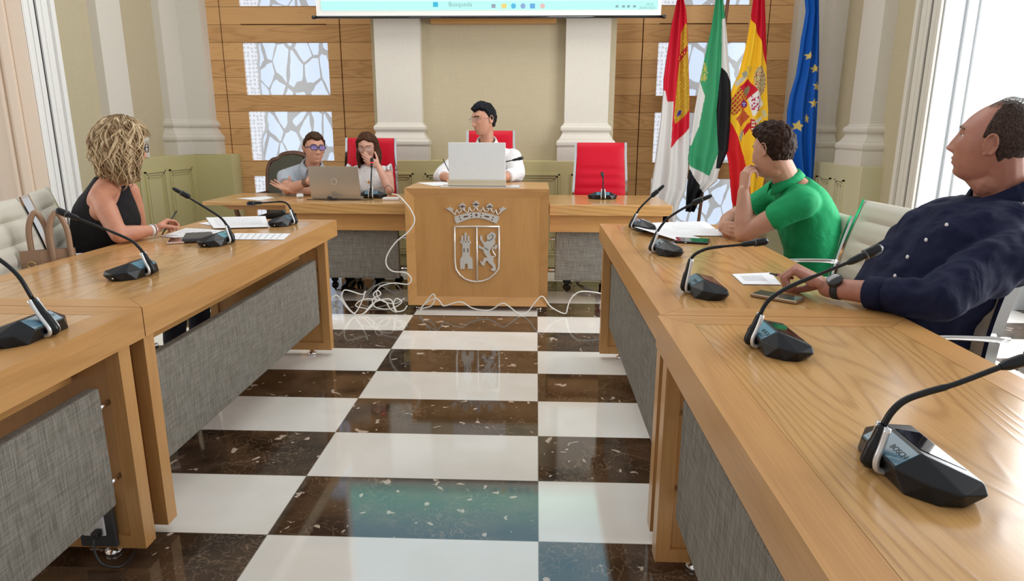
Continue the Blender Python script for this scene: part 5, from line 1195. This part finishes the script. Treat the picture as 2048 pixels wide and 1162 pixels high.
# ---------------------------------------------------------------- P6 man in navy
def man_navy():
    P = person('balding man in navy long-sleeved shirt seated at right, seen in profile with forearm on table', (1.34, 2.02, 0), 'skin_red')
    lat = V((.06,-1,0)).normalized(); T = headT((1.372, 2.08, 1.225), (-.66,.75), R(9), R(0), 1.06)
    secs = torso_secs((1.175,2.07,.52), (1.190,2.07,.70), (1.315,2.07,.91), (1.43,2.08,1.01), (1.435,2.09,1.07), lat, (.18,.19,.20,.165,.066), (.135,.160,.155,.095,.066))
    el = V((1.085,1.775,.815)); wr = V((.895,1.995,.795)); sh = V((1.41,1.90,.955))
    el2 = V((1.30,2.36,.74)); wr2 = V((1.13,2.30,.645)); sh2 = V((1.44,2.27,.955))
    bm = B(); head_surface(bm, T, 140, 110); ear(bm, T, 1, 1.06); ear(bm, T, -1, 1.06)
    chain(bm, [(1.435,2.09,1.02), (1.415,2.085,1.11), T @ V((0,-.026,-.03))], [.074,.069,.066])
    cap(bm, T @ V((0,.040,-.088)), .024, T @ V((0,-.02,-.105)), .050)
    loft(bm, scale_secs(secs, .86)); arm(bm, sh, el, wr, (.050,.041,.038,.030)); arm(bm, sh2, el2, wr2, (.050,.041,.038,.030))
    ft = (V((.82,2.085,.795))-wr).normalized()
    hand(bm, wr+V((-.004,.004,.004)), V((-.66,.60,.34)), V((-.25,.05,-1)), [1.25,1.3,1.35,1.4], (.7,.30,.8), -1, 1.18, .02, .6)
    hand(bm, wr2, V((-1,-.1,-.3)), V((0,-.3,-1)), .4, (.5,.6,.2), -1, 1.05)
    remesh(obj('body', bm, 'skin_red', P), .0034, 5, .55)
    eyes(P, T, 1.06); brows(P, T, 'wood_dark', 1.0, .0028); lips(P, T)
    bm = B(); loft(bm, scale_secs(secs[:-4], 1, .006)); 
    chain(bm, [sh+V((.01,.03,-.02)), sh.lerp(el,.35), sh.lerp(el,.7), el], [.088,.082,.072,.060])
    chain(bm, [el+V((.02,-.01,-.003)), el.lerp(wr,.22), el.lerp(wr,.46)], [.056,.053,.046]); cap(bm, sh+V((.03,.05,.0)), .080, V((1.44,2.05,.97)), .085); cap(bm, sh2+V((.03,-.05,.0)), .080, V((1.44,2.12,.97)), .085)
    chain(bm, [sh2, el2, el2.lerp(wr2,.6)], [.082,.062,.048])
    o = remesh(obj('shirt', bm, 'navy', P), .0075, 6, .6, .030, .07)
    bm = B(); d = (wr-el).normalized(); c0 = el.lerp(wr,.42); tube(bm, [c0, c0+d*.012, c0+d*.05, c0+d*.055], [.044,.049,.048,.042], 24); obj('cuff', bm, 'navy', P, True)
    # collar
    bm = B(); nkc = V((1.425,2.085,1.085)); pts = []; ax = V((-.30,0,1)).normalized(); e1 = V((-1,0,-.42)).normalized(); e2_ = V((0,-1,0))
    def col(a, r_, h): return nkc+e1*math.cos(a)*r_*1.12+e2_*math.sin(a)*r_+ax*h
    rows = []
    for k in range(33):
        a = R(18)+(R(342)-R(18))*k/32; fr = g_(k, 0, 5)+g_(k, 32, 5)
        rows.append([bm.verts.new(q) for q in (col(a, .079, -.012-.012*fr), col(a, .077, .030-.018*fr), col(a, .083, .032-.018*fr), col(a, .103+.022*fr, -.014-.030*fr))])
    for A, C in zip(rows, rows[1:]):
        for i in range(3): bm.faces.new((A[i], A[i+1], C[i+1], C[i]))
    o = obj('collar', bm, 'navy', P, True); s = o.modifiers.new('t', 'SOLIDIFY'); s.thickness = .003
    bpy.context.view_layer.update(); dg = bpy.context.evaluated_depsgraph_get()
    for px, py in ((1893,450),(1852,480),(1815,514),(1790,552)):
        dr = ray(px, py).normalized(); ok, q, _, _, ho, _ = S.ray_cast(dg, V((0,0,CH)), dr)
        if not ok or ho.name.split('.')[0] != 'shirt': continue
        bm = B(); ell(bm, q, (.004,.0065,.0065)); obj('button', bm, 'white_plastic', P, True)
    # hair: receding, short at the back and sides
    def hl(d):
        x, y, z = d; lim = .05 if y > -.1 else .05+(-.62-.05)*min(1, (-.1-y)/.5)
        v = min(z-lim, .22-y-.10*max(0,z)) if z < .80 else min(z-lim, .10-y)
        return v
    h = short_hair(P, T, hairmat('salt_hair', (.085,.055,.045), (.025,.016,.014), (260,260,120)), hl, .0020, .003, .0015, 3)
    bm = B(); rnd = random.Random(5)
    for k in range(90):
        th = rnd.uniform(-1.2,1.2); y0 = rnd.uniform(-.5,.45); d = V((math.sin(th)*.55, y0, .8)).normalized(); p = head_point(d); q = p+V((rnd.uniform(-.004,.004), -.02, .012+rnd.uniform(0,.006))); r_ = q+V((0,-.022,.002))
        tube(bm, [T @ p, T @ q, T @ r_], [.0006,.0006,.0003], 4)
    obj('loose_hair', bm, hairmat('grey_hair', (.30,.28,.26), (.12,.11,.10)), P)
    seated_legs(P, (1.175,2.07,.54), (-1,0), 'darktrouser', 'black')
    # watch
    bm = B(); ax = (wr-el).normalized(); wc = wr-ax*.030; u1 = ax.cross(V((0,0,1))).normalized(); 
    tube(bm, [wc-ax*.011, wc+ax*.011], [.0335,.0325], 24, 1.0); w = obj('watch_strap', bm, 'rubber', P, True)
    fn_ = V((-.18,-.62,.72)).normalized(); fn_ = (fn_-ax*fn_.dot(ax)).normalized(); bm = B(); tube(bm, [wc+fn_*.030, wc+fn_*.042, wc+fn_*.044], [.0225,.0225,.019], 28); obj('watch_face', bm, 'black_gloss', P, angle=40)
    return P
man_navy()
pen = [atZ(1540,547,.775), atZ(1568,553,.785), atZ(1585,556,.80)]
t = thing('pen', 'dark pen with magenta barrel held by the man in navy', 'pen', pen[1]); bm = B(); tube(bm, [pen[0], pen[0].lerp(pen[1],.6)], [.003,.0048], 8); obj('cap', bm, 'black', t)
bm = B(); tube(bm, [pen[0].lerp(pen[1],.6), pen[2]], .0046, 8); obj('barrel', bm, flat('magenta', (.35,.01,.08), .3), t)
# ---------------------------------------------------------------- P5 man in green
def man_green():
    P = person('dark-haired man in green polo shirt at right table resting his cheek on his hand', (1.27, 3.22, 0), 'skin_olive')
    lat = V((.18,-1,0)).normalized(); T = headT((1.105, 3.20, 1.165), (-.55,.83), R(-10), R(6), 1.02)
    secs = torso_secs((1.36,3.22,.53), (1.35,3.22,.69), (1.30,3.22,.86), (1.235,3.215,.985), (1.185,3.21,1.04), lat, (.160,.155,.170,.140,.058), (.108,.105,.110,.075,.056))
    shL = V((1.20,3.03,.945)); elL = V((.975,3.10,.792)); wrL = V((.972,3.15,.985)); shR = V((1.20,3.39,.945)); elR = V((1.00,3.42,.82)); wrR = V((.915,3.235,.800))
    bm = B(); head_surface(bm, T, 130, 100); ear(bm, T, 1); ear(bm, T, -1)
    chain(bm, [V((1.195,3.21,1.02)), T @ V((0,-.025,-.04))], [.062,.058]); cap(bm, T @ V((0,.032,-.082)), .020, T @ V((0,-.02,-.085)), .038)
    loft(bm, scale_secs(secs, .86)); arm(bm, shL, elL, wrL, (.052,.042,.040,.027)); arm(bm, shR, elR, wrR, (.050,.041,.038,.027))
    # left hand under cheek
    hand(bm, wrL, V((.12,.25,1)), V((.80,.30,.0)), [.75,.9,1.1,1.2], (.75,.45,.55), 1, 1.0, .06, .2)
    # right hand wrapped round left elbow
    hand(bm, wrR+V((-.005,0,.003)), V((.25,-.93,.02)), V((1,.25,-.05)), [.55,.55,.6,.6], (.5,.1,.9), -1, 1.0, .10, .4)
    remesh(obj('body', bm, 'skin_olive', P), .0042, 5, .55); eyes(P, T, 1.0); brows(P, T, 'wood_dark'); lips(P, T)
    bm = B(); loft(bm, scale_secs(secs[:-3], 1, .007)); chain(bm, [shL+V((.02,.03,0)), shL, shL.lerp(elL,.40)], [.072,.072,.066]); e = shL.lerp(elL,.42); dd = (elL-shL).normalized(); tube(bm, [shL, e, e+dd*.025], [.070,.066,.062], 24)
    chain(bm, [shR+V((.02,-.03,0)), shR], [.070,.070]); e = shR.lerp(elR,.42); dd = (elR-shR).normalized(); tube(bm, [shR, e, e+dd*.025], [.068,.064,.060], 24)
    cap(bm, shL+V((.015,.04,.008)), .062, V((1.22,3.18,.960)), .072); cap(bm, shR+V((.015,-.04,.008)), .062, V((1.22,3.24,.960)), .072)
    remesh(obj('polo_shirt', bm, 'green', P), .0075, 7, .6, .014, .11)
    nkc = V((1.182,3.21,1.034)); bm = B(); rows = []; ax = V((-.45,-.02,1)).normalized(); e1 = V((-1,0,-.50)).normalized(); e2_ = e1.cross(ax)
    for k in range(33):
        a = R(15)+R(330)*k/32; fr = g_(k, 0, 5)+g_(k, 32, 5)
        rows.append([bm.verts.new(nkc+e1*math.cos(a)*r_*1.05+e2_*math.sin(a)*r_+ax*h) for r_, h in ((.066,-.02),(.064,.018-.010*fr),(.068,.020-.010*fr),(.081+.012*fr,-.016-.016*fr))])
    for A, C in zip(rows, rows[1:]):
        for i in range(3): bm.faces.new((A[i], A[i+1], C[i+1], C[i]))
    o = obj('collar', bm, 'green', P, True); s = o.modifiers.new('t', 'SOLIDIFY'); s.thickness = .003
    short_hair(P, T, hairmat('dark_brown_hair', (.040,.020,.013), (.014,.007,.005)), hairline_std(front=.50, back=-.50, side_z=.02), .010, .014, .007, 2, quiff=.030)
    seated_legs(P, (1.35,3.22,.54), (-1,0), 'darktrouser', 'black')
man_green()
# ---------------------------------------------------------------- P1 blonde woman
def woman_blonde():
    P = person('blonde woman in black sleeveless top writing at left table, face turned away', (-2.08, 3.10, 0), 'skin_arm')
    lat = V((.10,-1,0)).normalized(); T = headT((-1.955, 3.12, 1.165), (.62,.78), R(-4), 0, .97)
    secs = torso_secs((-2.14,3.12,.52), (-2.12,3.12,.68), (-2.07,3.12,.84), (-2.03,3.115,.975), (-2.01,3.12,1.035), lat, (.155,.135,.150,.120,.052), (.115,.105,.118,.075,.052))
    shR = V((-1.995,2.965,.955)); elR = V((-1.862,2.862,.795)); wrR = V((-1.80,3.035,.795)); shL = V((-2.04,3.27,.955)); elL = V((-2.06,3.34,.72)); wrL = V((-1.95,3.24,.60))
    bm = B(); head_surface(bm, T, 110, 90, nose=.8); chain(bm, [V((-2.02,3.12,1.0)), T @ V((0,-.02,-.05))], [.054,.050])
    loft(bm, scale_secs(secs, .90)); arm(bm, shR, elR, wrR, (.048,.036,.033,.023)); arm(bm, shL, elL, wrL, (.046,.036,.033,.023))
    cap(bm, shR+V((-.02,.06,.012)), .044, shR+V((-.02,.02,-.07)), .045); cap(bm, shR, .046, V((-2.01,3.10,1.0)), .042)
    hand(bm, wrR, V((.22,1,.28)), V((.75,-.1,-.75)), [.95,1.1,1.25,1.3], (.8,.2,.7), -1, .90, .03, .5)
    hand(bm, wrL, V((.6,-.8,.0)), V((0,0,-1)), .25, (.6,.6,.1), 1, .88)
    remesh(obj('body', bm, 'skin_arm', P), .0042, 5, .55); eyes(P, T, .95); lips(P, T); glasses(P, T, 'black_frame', 'clear_lens', .026, .020, .0022)
    bm = B(); S_ = []
    for c_, a_, b_ in secs[:-2]:
        k_ = 1 if c_.z < .86 else 1-.52*min(1, (c_.z-.86)/.13); S_.append((c_-V((.006,0,0)), a_*k_+a_.normalized()*.008, b_*1.04+b_.normalized()*.012))
    loft(bm, S_)
    remesh(obj('sleeveless_top', bm, 'blackcloth', P), .0075, 6, .6, .012, .10)
    # hair: full wavy bob built from locks over an inner volume
    hm = hairmat('blonde_hair', (.60,.46,.28), (.34,.235,.125), (40,40,8), .5); c = T.translation
    bm = B(); Tn = T.copy()
    def fn(d, p):
        front = max(0, d[1]); k = 1.0-min(1, max(0, (d[1]-.35)/.3))*(1 if d[2] < .42 else 0)
        nrm = V((d[0]*1.0, d[1], d[2]*.7)).normalized(); o = -.008+k*(.036+.014*abs(d[0])+.012*max(0, -d[2]))
        q = p+nrm*o
        if d[2] < 0 and k > .3: q.z -= .012*(-d[2]); q.y = q.y*1.0-(.018*(-d[2]))
        return q
    head_surface(bm, T, 110, 80, fn); obj('hair', bm, hm, P, True)
    rnd = random.Random(11); bms = [B(), B()]
    for k in range(520):
        bm = bms[k % 3 == 0]
        th = rnd.uniform(0, 2*math.pi); ph0 = rnd.choice((rnd.uniform(.05,.5), rnd.uniform(.4,1.2)))
        pts = []; nst = 12; L_ = rnd.uniform(1.2, 2.45-ph0*.5); a0 = rnd.uniform(0, 6.28); amp = rnd.uniform(.10,.26); off = rnd.uniform(-.001,.014); fq = rnd.uniform(7,12)
        for i in range(nst):
            t = i/(nst-1); ph = ph0+L_*t; thh = th+amp*(.3+t)*math.sin(a0+t*fq)
            d = (math.sin(ph)*math.cos(thh), math.sin(ph)*math.sin(thh), math.cos(ph))
            if d[1] > .45 and d[2] < .36: break
            p = fn(d, head_point(d)); nrm = V(d); p = p+nrm*(off+.006*math.sin(a0*2+t*fq*1.1))
            if t > .75: p = p+nrm*(t-.75)*rnd.choice((.10,.02,-.05))
            pts.append(T @ p)
        if len(pts) < 5: continue
        n = len(pts); r0 = rnd.uniform(.0045,.0085); tube(bm, smooth_path(pts, 2), [r0*(1-.85*abs(2*j/(2*n-2)-.95)**1.6 if j > n else 1-.4*(1-j/n)) for j in range(2*n-1)], 6, .55)
    obj('hair_locks', bms[0], hairmat('blonde_lock', (.66,.52,.33), (.36,.25,.14), (30,30,6), .45), P, True)
    obj('hair_locks', bms[1], hairmat('dark_blonde_lock', (.36,.25,.14), (.18,.11,.06), (30,30,6), .45), P, True)
    seated_legs(P, (-2.14,3.12,.54), (1,0), 'darktrouser', 'black', .95)
    bm = B(); ax = (wrR-elR).normalized(); wc = wrR-ax*.02
    tube(bm, [wc-ax*.006, wc+ax*.006], [.0268,.0262], 24); obj('white_bracelet', bm, 'white_plastic', P, True)
    bm = B(); wc = wrR-ax*.004
    u1 = ax.orthogonal().normalized(); u2 = ax.cross(u1); tube(bm, [wc+(u1*math.cos(k*math.pi/10)+u2*math.sin(k*math.pi/10))*.0262 for k in range(21)], .0022, 6); obj('silver_bracelet', bm, 'silver', P, True)
woman_blonde()
q0, q1 = V((-1.775,3.10,.80)), V((-1.755,3.165,.868))
t = thing('pen', 'black pen held upright by the blonde woman', 'pen', q0); bm = B(); tube(bm, [q0-(q1-q0)*.5, q1], [.0028,.0042], 8); obj('barrel', bm, 'black', t)
# ---------------------------------------------------------------- P2 man in pale blue
def man_blue():
    P = person('man in pale blue short-sleeved shirt and blue glasses leaning over the laptop', (-1.95, 5.50, 0), 'skin_tan')
    T = headT((-1.757, 5.28, 1.105), (.58,-.81), R(2), R(-3), 1.0)
    lat = V((-1,-.05,.05)).normalized()
    secs = torso_secs((-1.98,5.52,.52), (-1.95,5.48,.68), (-1.89,5.42,.82), (-1.845,5.38,.925), (-1.80,5.34,.975), lat, (.160,.155,.175,.150,.058), (.12,.12,.12,.085,.058))
    shR = V((-2.035,5.36,.885)); elR = V((-1.93,5.10,.80)); wrR = V((-1.715,5.00,.875)); shL = V((-1.67,5.40,.88)); elL = V((-1.62,5.22,.775)); wrL = V((-1.875,5.06,.795))
    bm = B(); head_surface(bm, T, 120, 96); ear(bm, T, 1); ear(bm, T, -1); chain(bm, [V((-1.81,5.35,.96)), T @ V((0,-.02,-.045))], [.056,.054])
    loft(bm, scale_secs(secs, .86)); arm(bm, shR, elR, wrR, (.048,.040,.037,.027)); arm(bm, shL, elL, wrL, (.048,.038,.036,.027))
    hand(bm, wrR, V((.25,.55,.75)), V((.2,.9,-.2)), [1.1,1.1,1.1,1.1], (.5,.5,.5), 1, 1.0)
    hand(bm, wrL, V((-1,-.02,.38)), V((.45,-.35,1)), [.10,.08,.05,.12], (.5,.5,.6), 1, 1.0, .14, 0)
    remesh(obj('body', bm, 'skin_tan', P), .0045, 5, .55); eyes(P, T); brows(P, T, 'wood_dark'); lips(P, T); glasses(P, T, 'blue_frame', 'blue_lens', .0255, .0175, .0034)
    bm = B(); loft(bm, scale_secs(secs[:-3], 1, .008)); cap(bm, shR+V((.03,.02,.0)), .070, V((-1.84,5.38,.93)), .075); cap(bm, shL+V((-.03,.02,.0)), .070, V((-1.84,5.38,.93)), .075)
    for sh, el in ((shR, elR), (shL, elL)):
        e = sh.lerp(el,.60); dd = (el-sh).normalized(); tube(bm, [sh, e, e+dd*.02], [.070,.068,.066], 24)
    remesh(obj('shirt', bm, 'palegrey', P), .0075, 6, .6, .016, .10)
    nkc = V((-1.805,5.345,.972)); bm = B(); rows = []; ax = V((.25,-.35,1)).normalized(); e1 = V((.1,-1,-.55)).normalized(); e2_ = e1.cross(ax)
    for k in range(33):
        a = R(20)+R(320)*k/32; fr = g_(k, 0, 5)+g_(k, 32, 5)
        rows.append([bm.verts.new(nkc+e1*math.cos(a)*r_*1.05+e2_*math.sin(a)*r_+ax*h) for r_, h in ((.072,-.02),(.070,.026-.012*fr),(.075,.028-.012*fr),(.096+.022*fr,-.014-.03*fr))])
    for A, C in zip(rows, rows[1:]):
        for i in range(3): bm.faces.new((A[i], A[i+1], C[i+1], C[i]))
    o = obj('collar', bm, 'palegrey', P, True); s = o.modifiers.new('t', 'SOLIDIFY'); s.thickness = .003
    short_hair(P, T, hairmat('brown_hair', (.075,.040,.022), (.025,.013,.008)), hairline_std(front=.50, back=-.5, side_z=-.02), .009, .010, .005, 5, quiff=.012)
    seated_legs(P, (-1.99,5.52,.54), (-.3,-1), 'greytrouser', 'black')
    bm = B(); ax = (wrR-elR).normalized()
    for o_ in (.02,.035,.05):
        wc = wrR-ax*o_; u1 = ax.orthogonal().normalized(); u2 = ax.cross(u1); tube(bm, [wc+(u1*math.cos(k*math.pi/10)+u2*math.sin(k*math.pi/10))*(.029+o_*.06) for k in range(21)], .0035, 6)
    obj('beaded_bracelet', bm, 'wood_dark', P, True)
man_blue()
# ---------------------------------------------------------------- P3 woman in white
def woman_white():
    P = person('brown-haired woman in white frilled blouse with clear glasses, hand over her mouth', (-1.38, 5.50, 0), 'skin_fair')
    T = headT((-1.372, 5.45, 1.118), (-.02,-1), R(-14), R(3), .98)
    lat = V((-1,0,0)); secs = torso_secs((-1.38,5.56,.52), (-1.375,5.54,.66), (-1.37,5.50,.80), (-1.37,5.50,.925), (-1.37,5.485,.985), lat, (.155,.135,.150,.125,.050), (.115,.10,.115,.072,.050))
    shL = V((-1.222,5.47,.905)); elL = V((-1.155,5.23,.792)); wrL = V((-1.262,5.315,.975)); shR = V((-1.525,5.47,.905)); elR = V((-1.60,5.30,.785)); wrR = V((-1.47,5.12,.79))
    bm = B(); head_surface(bm, T, 110, 90, nose=.85); ear(bm, T, -1, .9); chain(bm, [V((-1.37,5.49,.95)), T @ V((0,-.02,-.05))], [.050,.048])
    loft(bm, scale_secs(secs, .90)); arm(bm, shL, elL, wrL, (.044,.036,.034,.023)); arm(bm, shR, elR, wrR, (.044,.036,.033,.023))
    hand(bm, wrL, V((-.80,.02,.50)), V((-.12,1,.0)), [.24,.28,.32,.36], (.62,.72,.2), -1, .94, .03, .3)
    hand(bm, wrR, V((.5,-.8,0)), V((0,0,-1)), .3, (.6,.6,.1), -1, .88)
    remesh(obj('body', bm, 'skin_fair', P), .0042, 5, .55); eyes(P, T, .95); brows(P, T, 'wood_dark', 1, .0022); glasses(P, T, 'wire', 'clear_lens', .025, .021, .0014, False)
    bm = B(); loft(bm, scale_secs(secs[:-4], 1, .008)); cap(bm, shL+V((-.02,.01,.01)), .050, V((-1.37,5.49,.93)), .062); cap(bm, shR+V((.02,.01,.01)), .050, V((-1.37,5.49,.93)), .062)
    remesh(obj('blouse', bm, 'whitecloth', P), .0065, 6, .6, .012, .07)
    for sd, sh in ((1, shL), (-1, shR)):
        bm = B(); rows = []
        for k in range(61):
            a = R(-70)+R(215)*k/60; w = .0055*math.sin(k*1.25); rows.append([bm.verts.new(sh+V((sd*(dx), .060*math.cos(a)*rr+w*.5*j, .062*math.sin(a)*rr+w*j))) for j, (dx, rr) in enumerate(((-.005,.98),(.012,1.06),(.028,1.16)))])
        for A, C in zip(rows, rows[1:]):
            for i in range(2): bm.faces.new((A[i], A[i+1], C[i+1], C[i]))
        o = obj('frill', bm, 'whitecloth', P, True); s = o.modifiers.new('t', 'SOLIDIFY'); s.thickness = .003
    hm = hairmat('long_brown_hair', (.085,.038,.020), (.028,.011,.006), (120,120,8))
    def fn(d, p):
        zl = .66-.35*abs(d[0]-.08); k = 1.0-min(1, max(0, (d[1]-.28)/.16))*(1 if d[2] < zl else max(0, 1-(d[2]-zl)/.08)); nrm = V((d[0], d[1], d[2]*.7)).normalized()
        return p+nrm*(-.008+k*(.020+.008*abs(d[0])))
    bm = B(); head_surface(bm, T, 110, 80, fn); Ti = T
    for sd in (-1, 1):
        for (x, y, r0, ex, ey, r1, ln) in ((.068,.030,.018,.078,.050,.016,.155),(.078,.010,.020,.086,.020,.020,.165),(.072,-.020,.026,.080,-.015,.026,.165),(.045,-.055,.032,.050,-.050,.030,.16),(.015,-.065,.032,.018,-.060,.030,.155)):
            chain(bm, [T @ V((sd*x*.92,y,.045)), T @ V((sd*x,y,-.02)), T @ V((sd*ex,ey,-.07)), (T @ V((sd*ex*.98,ey*.8,-.07)))+V((0,0,-ln+.07))], [r0*.8, r0, r1, r1*.55])
    remesh(obj('hair', bm, hm, P), .005, 5, .5, .010, .03)
    seated_legs(P, (-1.38,5.56,.54), (0,-1), 'darktrouser', 'black', .95)
    bm = B(); p = V((-1.36,5.375,.845)); ell(bm, p, (.011,.003,.014)); obj('pendant', bm, 'gold', P, True)
woman_white()
# ---------------------------------------------------------------- P4 man in white
def man_white():
    P = person('dark-haired man in white shirt and thin glasses behind the lectern, looking left', (-.40, 5.45, 0), 'skin_tan')
    T = headT((-.420, 5.40, 1.335), (-.80,-.60), R(-6), R(2), 1.04)
    lat = V((-1,0,0)); secs = torso_secs((-.40,5.54,.55), (-.40,5.52,.72), (-.395,5.47,.92), (-.395,5.46,1.085), (-.40,5.44,1.15), lat, (.175,.165,.190,.165,.060), (.13,.13,.13,.09,.060))
    shR = V((-.60,5.44,1.04)); elR = V((-.76,5.28,.90)); wrR = V((-.67,5.08,.905)); shL = V((-.19,5.44,1.04)); elL = V((-.150,5.24,.92)); wrL = V((-.30,5.03,.90))
    bm = B(); head_surface(bm, T, 120, 96); ear(bm, T, 1); ear(bm, T, -1); chain(bm, [V((-.40,5.45,1.12)), T @ V((0,-.02,-.045))], [.056,.052])
    cap(bm, T @ V((0,.030,-.082)), .019, T @ V((0,-.02,-.085)), .038)
    loft(bm, scale_secs(secs, .86)); arm(bm, shR, elR, wrR, (.05,.042,.040,.028)); arm(bm, shL, elL, wrL, (.05,.042,.038,.028))
    hand(bm, wrR, V((.6,-.6,.0)), V((.2,.1,-1)), [.7,.8,.9,.9], (.6,.5,.4), -1, 1.0); hand(bm, wrL, V((-.8,-.4,0)), V((0,0,-1)), .4, (.6,.6,.2), 1, 1.0)
    remesh(obj('body', bm, 'skin_tan', P), .0045, 5, .55); eyes(P, T); brows(P, T, 'black', 1, .0045); lips(P, T); glasses(P, T, 'wire', 'clear_lens', .0235, .0145, .0013, True)
    bm = B(); loft(bm, scale_secs(secs[:-3], 1, .008)); cap(bm, shR+V((.03,.0,.0)), .072, V((-.43,5.45,1.055)), .078); cap(bm, shL+V((-.03,.0,.0)), .072, V((-.37,5.45,1.055)), .078)
    chain(bm, [shR, shR.lerp(elR,.5), elR], [.076,.070,.060]); tube(bm, [elR, elR.lerp(wrR,.45), elR.lerp(wrR,.5)], [.062,.056,.052], 24)
    chain(bm, [shL, shL.lerp(elL,.5), elL], [.076,.070,.062]); tube(bm, [elL, elL.lerp(wrL,.45), elL.lerp(wrL,.5)], [.062,.056,.052], 24)
    for v in bm.verts:
        if v.co.y < 5.14 and v.co.z < .872: v.co.z = .872
    remesh(obj('shirt', bm, 'whitecloth', P), .0075, 6, .6, .018, .10)
    nkc = V((-.40,5.435,1.150)); bm = B(); rows = []; ax = V((0,-.25,1)).normalized(); e1 = V((0,-1,-.45)).normalized(); e2_ = e1.cross(ax)
    for k in range(33):
        a = R(20)+R(320)*k/32; fr = g_(k, 0, 5)+g_(k, 32, 5)
        rows.append([bm.verts.new(nkc+e1*math.cos(a)*r_*1.05+e2_*math.sin(a)*r_+ax*h) for r_, h in ((.074,-.02),(.072,.032-.014*fr),(.077,.034-.014*fr),(.100+.022*fr,-.018-.03*fr))])
    for A, C in zip(rows, rows[1:]):
        for i in range(3): bm.faces.new((A[i], A[i+1], C[i+1], C[i]))
    o = obj('collar', bm, 'whitecloth', P, True); s = o.modifiers.new('t', 'SOLIDIFY'); s.thickness = .003
    short_hair(P, T, hairmat('black_hair', (.018,.018,.022), (.006,.006,.008)), hairline_std(front=.50, back=-.55, side_z=-.05), .010, .010, .006, 8, quiff=.018)
    seated_legs(P, (-.40,5.54,.56), (0,-1), 'darktrouser', 'black')
man_white()
q0, q1 = V((-.64,5.02,.92)), atY(886,318,5.10)
t = thing('pen', 'thin dark pen pointing up beside the pale monitor', 'pen', q0); bm = B(); tube(bm, [q0, q1], [.003,.0035], 8); obj('barrel', bm, 'black', t)
for o in bpy.data.objects:
    for k in ('_o', '_skin'):
        if k in o: del o[k]
